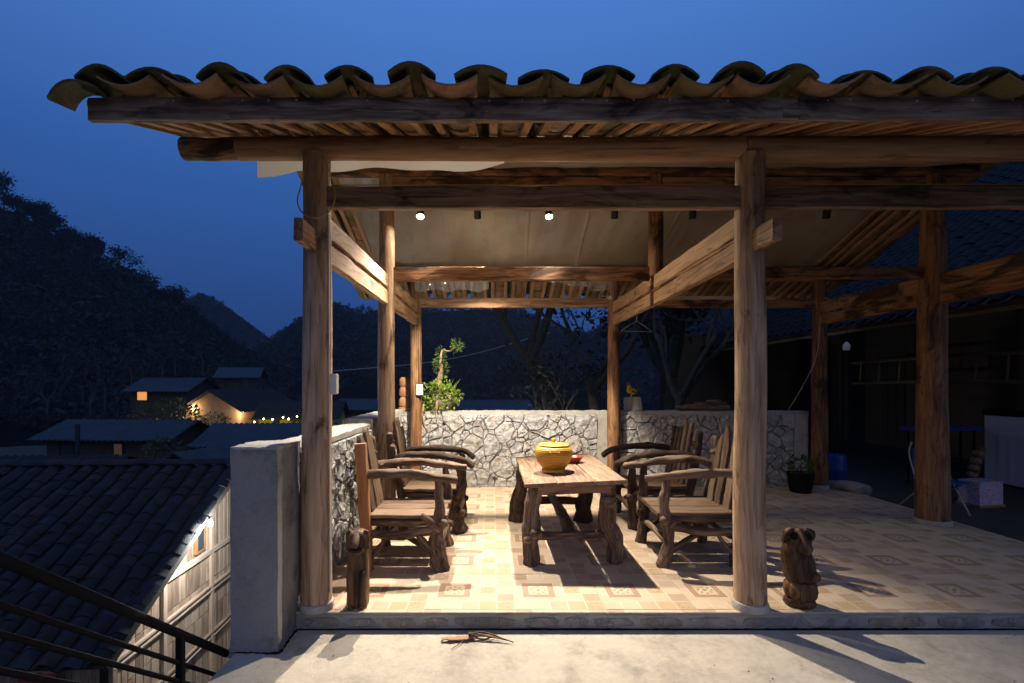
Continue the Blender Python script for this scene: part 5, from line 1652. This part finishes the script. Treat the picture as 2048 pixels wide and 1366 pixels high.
# wire coat hangers and slack wires
def hanger(p, rz, label, group=None):
    t = thing('wire_hanger', label, 'hanger', p, rz, group)
    mb = MB(); wire(mb, [(0, 0, 0), (0, 0, -.035), (-.02, 0, -.05), (-.19, 0, -.145), (-.195, 0, -.16), (-.18, 0, -.165), (0, 0, -.163), (.18, 0, -.165), (.195, 0, -.16), (.19, 0, -.145), (.02, 0, -.05), (.0, 0, -.035)], .0022, 3, 5); mb.build('triangle', 'cableG', t)
    mb = MB(); wire(mb, [(0, 0, 0), (.0, 0, .02), (.018, 0, .045), (.0, 0, .065), (-.018, 0, .05)], .0022, 4, 5); mb.build('hook', 'cableG', t)
for k in range(6):
    hanger((4.70 + R.uniform(-.02, .02), 6.72 - k * .085, 2.625), R.uniform(-.25, .25), 'wire coat hanger hung on the tie beam of the last frame', 'hangers on the last tie beam')
hanger((1.745, 5.95, 2.30), .25, 'single wire coat hanger under the tie beam by the back column')
mb = MB(); wire(mb, [(4.66, 6.98, 2.45), (4.60, 6.98, 1.9), (4.42, 7.02, 1.45), (4.30, 7.15, 1.12)], .006, 8, 6); tag(mb.build('wire', 'cableG', None, True), 'grey wire hanging slack from the last back column to the wall', 'wire')
mb = MB(); wire(mb, [(4.70, 6.95, 2.72), (5.3, 7.2, 2.58), (6.0, 7.6, 2.75)], .005, 8, 6); tag(mb.build('wire', 'cableG', None, True), 'slack wire strung from the last frame to the house eave', 'wire')
mb = MB(); wire(mb, [P(640, 1000 - 255, 24), P(900, 718, 27), P(1100, 665, 30)], .02, 10, 5); tag(mb.build('wire', 'cableG', None, True), 'overhead wire crossing the valley behind the bonsai', 'wire')

# ------------------------------------------------------------------ village houses
def gable_house(label, c, rz, w, d, wall_h, rise, wallm, roofm, ov=.35, name='village_house', cat='house', base=None, wins=(), group=None, corr=True, zb=-6.0):
    """c = centre at eave-wall-top height; ridge along local x; w = length, d = depth"""
    t = thing(name, label, cat, c, rz, group)
    hz = wall_h
    hw, hd = w / 2, d / 2
    mb = MB()
    prof = [(-hd, -hz), (hd, -hz), (hd, 0), (0, rise), (-hd, 0)]
    v = [(-hw, a, b) for a, b in prof] + [(hw, a, b) for a, b in prof]
    mb.add(v, [(4, 3, 2, 1, 0), (5, 6, 7, 8, 9)] + [(i, (i + 1) % 5, (i + 1) % 5 + 5, i + 5) for i in range(5)])
    mb.build('wall', wallm, t)
    for s in (-1, 1):
        mb = MB()
        n = max(8, int((w + 2 * ov) / .22)) if corr else 6
        k_ = rise / hd
        ye, ze = s * (hd + ov), -ov * k_
        v, f = [], []
        for i in range(n * 2 + 1):
            x = -hw - ov + (w + 2 * ov) * i / (n * 2)
            z = (.05 if i % 2 else 0.0) + .05
            v += [(x, ye, ze + z), (x, 0, rise + z), (x, ye, ze + z - .05), (x, 0, rise + z - .05)]
            if i:
                o = (i - 1) * 4
                q = [(o, o + 4, o + 5, o + 1), (o + 2, o + 3, o + 7, o + 6), (o, o + 2, o + 6, o + 4), (o + 1, o + 5, o + 7, o + 3)]
                f += q if s < 0 else [z_[::-1] for z_ in q]
        mb.add(v, f)
        mb.build('roof_slope', roofm, t)
    for (side, a0, a1, z0, z1, mt) in wins:
        mb = MB()
        if side == 'front':
            box(mb, a0, a1, -hd - .02, -hd - .003, z0, z1); o = mb.build('window' if mt != 'darkwood' else 'door', mt, t)
            for q in ((a0 - .07, a0, z0 - .07, z1 + .07), (a1, a1 + .07, z0 - .07, z1 + .07), (a0 + .001, a1 - .001, z1, z1 + .07), (a0 + .001, a1 - .001, z0 - .07, z0)):
                m2 = MB(); box(m2, q[0], q[1], -hd - .05, -hd - .004, q[2], q[3]); m2.build('frame', 'darkwood', o)
        else:
            box(mb, -hw - .02 if side == 'left' else hw + .003, -hw - .003 if side == 'left' else hw + .02, a0, a1, z0, z1); mb.build('window', mt, t)
    return t
# tiled roof close by at the far left
gable_house('low house with a bluish tiled roof just beyond the lower house', Vector((-12.9, 13.4, -1.22)), rad(3), 5.2, 2.8, 3.2, .70, 'darkwall', 'slate', .3)
# long barn with grey corrugated roof, shop goods in a doorway
c_ = P(215, 892, 19.5)
brn = gable_house('long low barn with a grey corrugated roof and a dim doorway', c_ + Vector((-.15, 1.5, .36)), rad(-3), 5.0, 2.6, 2.9, .50, 'darkwall', 'corr', .45, wins=(('front', .35, .70, -.80, -.30, 'goods'), ('front', -1.9, -1.4, -.95, -.3, 'darkwood')))
gable_house('small shed with a pale corrugated roof before the yellow lit wall', P(500, 880, 20) + Vector((.2, 1.9, -.15)), rad(5), 4.6, 3.6, 2.2, .62, 'darkwall', 'corr', .4)
gable_house('brown gabled shed between the lower house and the barn', P(372, 940, 14.5) + Vector((.3, 1.6, -.02)), rad(78), 3.4, 2.2, 2.4, .50, 'darkwall', 'corr', .3)
# lit earth house
eh_c = P(446, 815, 36)
eh = gable_house('rammed earth house with lamps glowing under both eaves', eh_c + Vector((.0, 3.0, 0)), rad(90 - 8), 7.0, 4.3, 1.9, 1.25, 'earth', 'slate', .55)
for k, (px_, py_, w_) in enumerate(((388, 812, 42), (487, 822, 60))):
    lp = thing('eave_lamp', ['bare warm lamp under the outer eave of the earth house', 'bare warm lamp at the earth house corner near the yellow wall'][k], 'lamp', P(px_, py_, 35.2 if k else 35.8), 0, 'lamps on the earth house')
    mb = MB(); lathe(mb, [(.0, -.10), (.06, -.08), (.09, 0), (.05, .08), (.03, .1)], (0, 0, 0), 12); mb.build('bulb', 'bulb', lp, True)
    mb = MB(); lathe(mb, [(.035, .1), (.04, .18), (.0, .19)], (0, 0, 0), 8); mb.build('holder', 'blackmetal', lp, True)
    point(lp, w_ * 2.2, (1.0, .74, .42), (0, -.35, -.25), .1)
# yellow lit house with a string of bulbs
yh = gable_house('long low house with a yellow lit front wall and string of bulbs', P(575, 833, 34) + Vector((.3, 2.2, 0)), rad(6), 5.2, 3.4, 1.2, .95, 'yellowwall', 'slate', .4, wins=(('front', -1.55, -1.25, -.9, -.12, 'darkwood'),))
for k, (px_, py_) in enumerate(((509, 844), (527, 838), (545, 839), (566, 835), (577, 838), (594, 833))):
    lp = thing('string_bulb', 'small yellow bulb in the string along the yellow lit wall', 'bulb', P(px_, py_, 33.2), 0, 'bulbs along the yellow wall')
    mb = MB(); lathe(mb, [(.0, -.05), (.035, -.03), (.045, .01), (.03, .05)], (0, 0, 0), 10); mb.build('glass', 'bulby', lp, True)
    mb = MB(); lathe(mb, [(.03, .051), (.03, .10), (.0, .10)], (0, 0, 0), 8); mb.build('holder', 'blackmetal', lp, True)
    if k in (0, 2, 3, 5): point(lp, 9, (1.0, .82, .22), (0, -.15, -.1), .05)
# house with the lit window
gable_house('wooden hillside house with one glowing orange window', P(312, 778, 46) + Vector((.3, 2.2, 0)), rad(-6), 5.6, 4.0, 4.2, 1.0, 'darkwall', 'corr', .6, wins=(('front', -2.15, -1.15, -1.05, -.15, 'winlit'),))
gable_house('unlit two storey house above the earth house roof', P(462, 752, 52) + Vector((0, 2.2, 0)), rad(14), 3.6, 3.6, 4.0, .9, 'darkwall', 'corr', .5, wins=(('front', .5, 1.1, -1.1, -.2, 'glass'), ('front', -1.2, -.9, -1.4, -.3, 'darkwood')))
gable_house('dark roofed house far behind the corner column', P(720, 818, 40) + Vector((0, 2.2, 0)), rad(-10), 4.2, 3.6, 1.5, .7, 'darkwall', 'corr', .4)
gable_house('dark shed roof showing just over the middle of the back wall', P(985, 826, 24) + Vector((0, 2.0, 0)), rad(10), 3.2, 3.0, 1.5, .5, 'darkwall', 'corr', .4)
lp = thing('distant_lamp', 'tiny white lamp far off over the back wall', 'lamp', P(945, 818, 60)); mb = MB(); lathe(mb, [(.0, -.10), (.08, -.06), (.10, 0), (.05, .1)], (0, 0, 0), 10); mb.build('bulb', 'bulbw', lp, True)
mb = MB(); limb(mb, [(0, 0, -.1), (0, 0, -4)], [.04, .05], 3, 7); mb.build('pole', 'darkwood', lp)
# concrete utility pole by the barn
q = P(155, 915, 17.5); mb = MB(); limb(mb, [(q.x, q.y, -4.4), (q.x, q.y, P(155, 848, 17.5).z)], [.09, .075], 6, 10, 0, 2, capround=False); tag(mb.build('utility_pole', 'corr', None, True, 60), 'short grey pole standing before the long barn', 'pole')

# ------------------------------------------------------------------ hills
def hill(name, crest, depth_near, seed, back=60, amp=3.0, base=-5.5, mat='forest', nrow=26):
    """crest = [(px,py,d)] silhouette with its own distance; lofted down towards the viewer and away behind"""
    pts = []
    for i in range(len(crest) - 1):
        for k in range(10):
            t = k / 10
            a, b = crest[i], crest[i + 1]
            pts.append(P(a[0] + (b[0] - a[0]) * t, a[1] + (b[1] - a[1]) * t, a[2] + (b[2] - a[2]) * t))
    pts.append(P(*crest[-1]))
    v, f = [], []
    n = len(pts)
    for r_ in range(-6, nrow + 1):
        for p in pts:
            if r_ >= 0:
                t = r_ / nrow
                y = p.y + (depth_near - p.y) * t
                x = p.x * (1 + (depth_near / p.y - 1) * t * .6)
                z = base + (p.z - base) * (1 - t) ** 1.15
                z += amp * math.sin(min(1, t * 6) * math.pi / 2) * mnoise.fractal(Vector((x * .035 + seed, y * .035, 1)), 1, 2, 4) * (1 if t < 1 else 0)
            else:
                t = -r_ / 6
                y = p.y + back * t; x = p.x; z = base + (p.z - base) * (1 - t * t)
            v.append((x, y, z))
    R_ = nrow + 7
    for r_ in range(R_ - 1):
        for i in range(n - 1): f.append((r_ * n + i, (r_ + 1) * n + i, (r_ + 1) * n + i + 1, r_ * n + i + 1))
    mb = MB(); mb.add(v, f)
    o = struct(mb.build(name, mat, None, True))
    return [Vector(q) for q in v], n, R_, pts
hv1, n1, r1, crest1 = hill('hill', [(-900, 90, 150), (-400, 230, 135), (-150, 345, 125), (0, 428, 118), (60, 456, 116), (110, 486, 115), (190, 522, 114), (260, 560, 114), (330, 605, 115), (390, 652, 118), (440, 682, 122), (500, 722, 130), (560, 775, 140), (640, 835, 150)], 50, 3.0)
hv2, n2, r2, crest2 = hill('hill', [(250, 700, 330), (330, 650, 320), (375, 612, 315), (398, 597, 312), (425, 602, 312), (450, 622, 315), (490, 655, 320), (530, 682, 325), (560, 700, 330), (640, 750, 340), (700, 800, 350)], 190, 9.0, 120, 5)
hv3, n3, r3, crest3 = hill('hill', [(430, 790, 300), (490, 735, 280), (545, 692, 262), (590, 655, 255), (630, 628, 250), (665, 618, 250), (700, 622, 250), (760, 634, 250), (850, 625, 245), (950, 619, 240), (1010, 625, 238), (1060, 645, 236), (1110, 668, 235), (1180, 676, 235), (1240, 650, 230), (1330, 600, 228), (1500, 560, 220), (1800, 540, 210), (2300, 600, 200), (2900, 520, 190)], 110, 15.0, 100, 6)

# forest cover on the hills: a far-off wood that reads as one mass
def wood_mass(name, hv, n, rows, count, size, seed, label):
    rr = random.Random(seed)
    rg = np.random.default_rng(seed)
    K = 22
    idx = np.minimum((rg.random(count) ** 1.2 * (rows - 9)).astype(int) + 6, rows - 1) * n + rg.integers(0, n, count)
    base = np.array([tuple(q) for q in hv])[idx] + np.c_[rg.uniform(-2, 2, (count, 2)), np.zeros(count)]
    h = size * rg.uniform(.5, 1.2, count)
    d = rg.normal(size=(count, K, 3)); d[..., 2] += .4
    d /= np.linalg.norm(d, axis=2, keepdims=True)
    c = base[:, None, :] + d * (h * .52)[:, None, None] * rg.uniform(.5, 1.05, (count, K, 1)) + np.array([0, 0, 1.0]) * (h * .5)[:, None, None]
    s_ = h[:, None, None] * rg.uniform(.07, .17, (count, K, 1))
    a = rg.normal(size=(count, K, 3)) * s_; b = rg.normal(size=(count, K, 3)) * s_
    V_ = np.stack([c - a, c + b, c + a], axis=2).reshape(-1, 3).astype(np.float32)
    tv_ = np.repeat(np.clip(rg.random(count)[:, None] + rg.uniform(-.3, .3, (count, K)), 0, 1).ravel(), 3).astype(np.float32)
    me = bpy.data.meshes.new(name)
    nf = len(V_) // 3
    me.vertices.add(len(V_)); me.vertices.foreach_set('co', V_.ravel())
    me.loops.add(len(V_)); me.loops.foreach_set('vertex_index', np.arange(len(V_), dtype=np.int32))
    me.polygons.add(nf); me.polygons.foreach_set('loop_start', np.arange(0, len(V_), 3, dtype=np.int32))
    me.update()
    me.attributes.new('tv', 'FLOAT', 'POINT').data.foreach_set('value', tv_)
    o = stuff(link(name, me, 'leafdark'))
    tag(o, label, 'wood')
wood_mass('forest', hv1, n1, r1, 9000, 2.1, 41, 'dark forest covering the near hill slope at dusk')
wood_mass('forest', hv2, n2, r2, 3000, 3.4, 42, 'dark forest covering the distant pointed hill')
wood_mass('forest', hv3, n3, r3, 7000, 3.2, 43, 'dark forest covering the broad hill behind the pavilion')

# trees that can be told apart
def branchy(mb, p, d, L, r, depth, rr, tips, spread=.55, up=.12, ns=6, bend=.25):
    p = Vector(p); d = Vector(d).normalized()
    pts = [p]; c = p; dd = d
    for k in range(3):
        dd = (dd + Vector((rr.uniform(-bend, bend), rr.uniform(-bend, bend), rr.uniform(-bend, bend) * .6 + up))).normalized()
        c = c + dd * L / 3; pts.append(c)
    limb(mb, pts, [r, r * .8, r * .62], 2, ns, .1 if r > .03 else 0, rr.randint(0, 99), 2, capround=False)
    tips.append((c, dd))
    if depth <= 0: return
    nb = rr.choice((2, 3, 3))
    for k in range(nb):
        t = rr.uniform(.45, 1.0) if k else 1.0
        q = pts[0].lerp(pts[-1], t) if t < 1 else pts[-1]
        if t < 1: q = pts[int(t * 3)].lerp(pts[min(3, int(t * 3) + 1)], t * 3 - int(t * 3))
        nd = (dd + Vector((rr.gauss(0, spread), rr.gauss(0, spread), rr.gauss(0, spread * .7)))).normalized()
        branchy(mb, q, nd, L * rr.uniform(.55, .85), r * rr.uniform(.48, .66), depth - 1, rr, tips, spread, up, max(4, ns - 1), bend)

def tree(label, base, h, r, depth, seed, leaf=0, leafm='leafdark', leafs=.3, barkm='barkdark', lean=(0, 0), name='tree', group=None, spread=.55, leafball=.5):
    rr = random.Random(seed)
    t = thing(name, label, 'tree', base, 0, group)
    mb = MB(); tips = []
    top = Vector((lean[0], lean[1], h * .42))
    limb(mb, [(0, 0, -.5), (lean[0] * .3, lean[1] * .3, h * .18), top], [r * 1.15, r, r * .8], 4, 9, .1, seed, 1)
    mb.build('trunk', barkm, t, True)
    mb = MB()
    for k in range(3):
        a = rr.uniform(0, 6.28) + k * 2.1
        branchy(mb, top * rr.uniform(.86, 1.0), Vector((math.cos(a) * .7, math.sin(a) * .7, 1)) + Vector((lean[0], lean[1], 0)) * .3, h * .30, r * .62, depth, rr, tips, spread)
    br = mb.build('branches' if not leaf else 'limbs', barkm, t, True)
    if leaf:
        mb = MB()
        for (c, d) in tips:
            leaves(mb, leaf, (lambda c=c: (c + Vector((rr.gauss(0, 1), rr.gauss(0, 1), rr.gauss(0, .8))) * leafball, Vector((rr.gauss(0, 1), rr.gauss(0, 1), rr.gauss(0, 1))))), leafs, rr, .5)
        mb.build('crown', leafm, t)
    return t
# bare and leafy trees right behind the back wall
tree('bare dark tree with crooked spreading branches behind the back wall', (1.75, 10.6, -.6), 6.6, .17, 4, 61, lean=(-1.0, .2), spread=.5)
tree('slim leafy tree beside the crooked bare tree behind the wall', (2.15, 9.6, -.6), 5.2, .12, 3, 62, leaf=10, leafs=.16, leafball=.28, lean=(-.25, 0))
tree('mossy forked tree behind the rooster figurine', (3.25, 8.9, -.6), 4.6, .10, 3, 63, lean=(.2, .1), barkm='bark', spread=.45)
tree('dense dark tree behind the wall logs', (4.1, 11.5, -.6), 5.4, .16, 3, 64, leaf=26, leafs=.2, leafball=.4, lean=(.1, 0))
tree('tall dark tree at the far end of the farmhouse', (5.6, 16.0, -.6), 7.0, .2, 3, 65, leaf=30, leafs=.28, leafball=.6)
tree('low twiggy bush tree below the bare tree', (1.1, 9.6, -.6), 2.6, .06, 3, 66, leaf=5, leafs=.12, leafball=.2)
# crest trees on the near hill
for k, (px_, py_, h, lf) in enumerate(((8, 402, 8, 14), (75, 442, 6, 26), (100, 462, 5.5, 30), (150, 490, 4.5, 14), (178, 502, 5, 20), (196, 508, 4.5, 22), (236, 530, 6, 4), (250, 540, 6.5, 3), (288, 566, 5, 3), (300, 572, 4.5, 3), (352, 606, 5.5, 12), (372, 628, 4, 16), (30, 418, 5, 16), (128, 478, 4, 20))):
    q = P(px_, py_ + 18, 115.5); q.z -= .6
    bare = lf < 8
    tree('bare tree standing out on the near hill crest' if bare else 'leafy tree standing out on the near hill crest', q, h * 1.0, .16, 3, 900 + k, leaf=lf, leafs=.55, leafball=.75, group='bare trees on the near hill crest' if bare else 'leafy trees on the near hill crest', spread=.6)
# pale trunks on the lower slope
for k, (px_, py_, d_, h) in enumerate(((45, 830, 62, 7), (120, 815, 64, 9), (165, 800, 66, 9), (210, 812, 64, 10), (262, 790, 70, 8), (325, 745, 78, 7), (350, 728, 80, 7), (405, 728, 84, 6), (15, 640, 88, 6), (262, 660, 92, 6), (180, 830, 58, 6), (95, 830, 58, 7))):
    q = P(px_, py_ + 20, d_)
    tree('pale trunked tree on the lower hill slope', q, h, .13, 2, 950 + k, leaf=3, leafs=.4, leafball=.5, barkm='bark', group='pale trunked trees on the lower slope')
# bushes near the earth house and below the terrace
for k, (px_, py_, d_, r_, lab) in enumerate(((352, 832, 33, 1.5, 'pale lit bush beside the earth house lamp'), (430, 846, 33, .9, 'low shrub at the foot of the earth house'), (607, 845, 31, .8, 'shrub at the end of the yellow lit wall'), (330, 905, 17, .7, 'dark shrub before the barn doorway'), (300, 830, 36, 1.3, 'dark shrub below the glowing window house'))):
    q = P(px_, py_, d_)
    t = thing('bush', lab, 'bush', q, 0, 'village bushes')
    rr = random.Random(70 + k); mb = MB(); leaves(mb, 420, ball((0, 0, 0), r_, .75), r_ * .22, rr, .5); mb.build('foliage', 'leafbush', t)
    mb = MB(); limb(mb, [(0, 0, -2.2), (.05, 0, -1), (0, 0, 0)], [.08, .06, .03], 4, 7, .1, k); mb.build('stem', 'barkdark', t)

# ------------------------------------------------------------------ evening haze in the valley air
hz = MB(); box(hz, -420, 520, -30, 520, -9, 125)
m = bpy.data.materials.new('evening haze'); m.use_nodes = True
nt = m.node_tree; nt.nodes.clear()
o_ = nt.nodes.new('ShaderNodeOutputMaterial'); pv = nt.nodes.new('ShaderNodeVolumePrincipled')
pv.inputs['Color'].default_value = (.72, .84, 1.0, 1); pv.inputs['Density'].default_value = .00034; pv.inputs['Anisotropy'].default_value = 0.0
nt.links.new(pv.outputs[0], o_.inputs['Volume'])
M['haze'] = m
stuff(hz.build('haze', 'haze'))
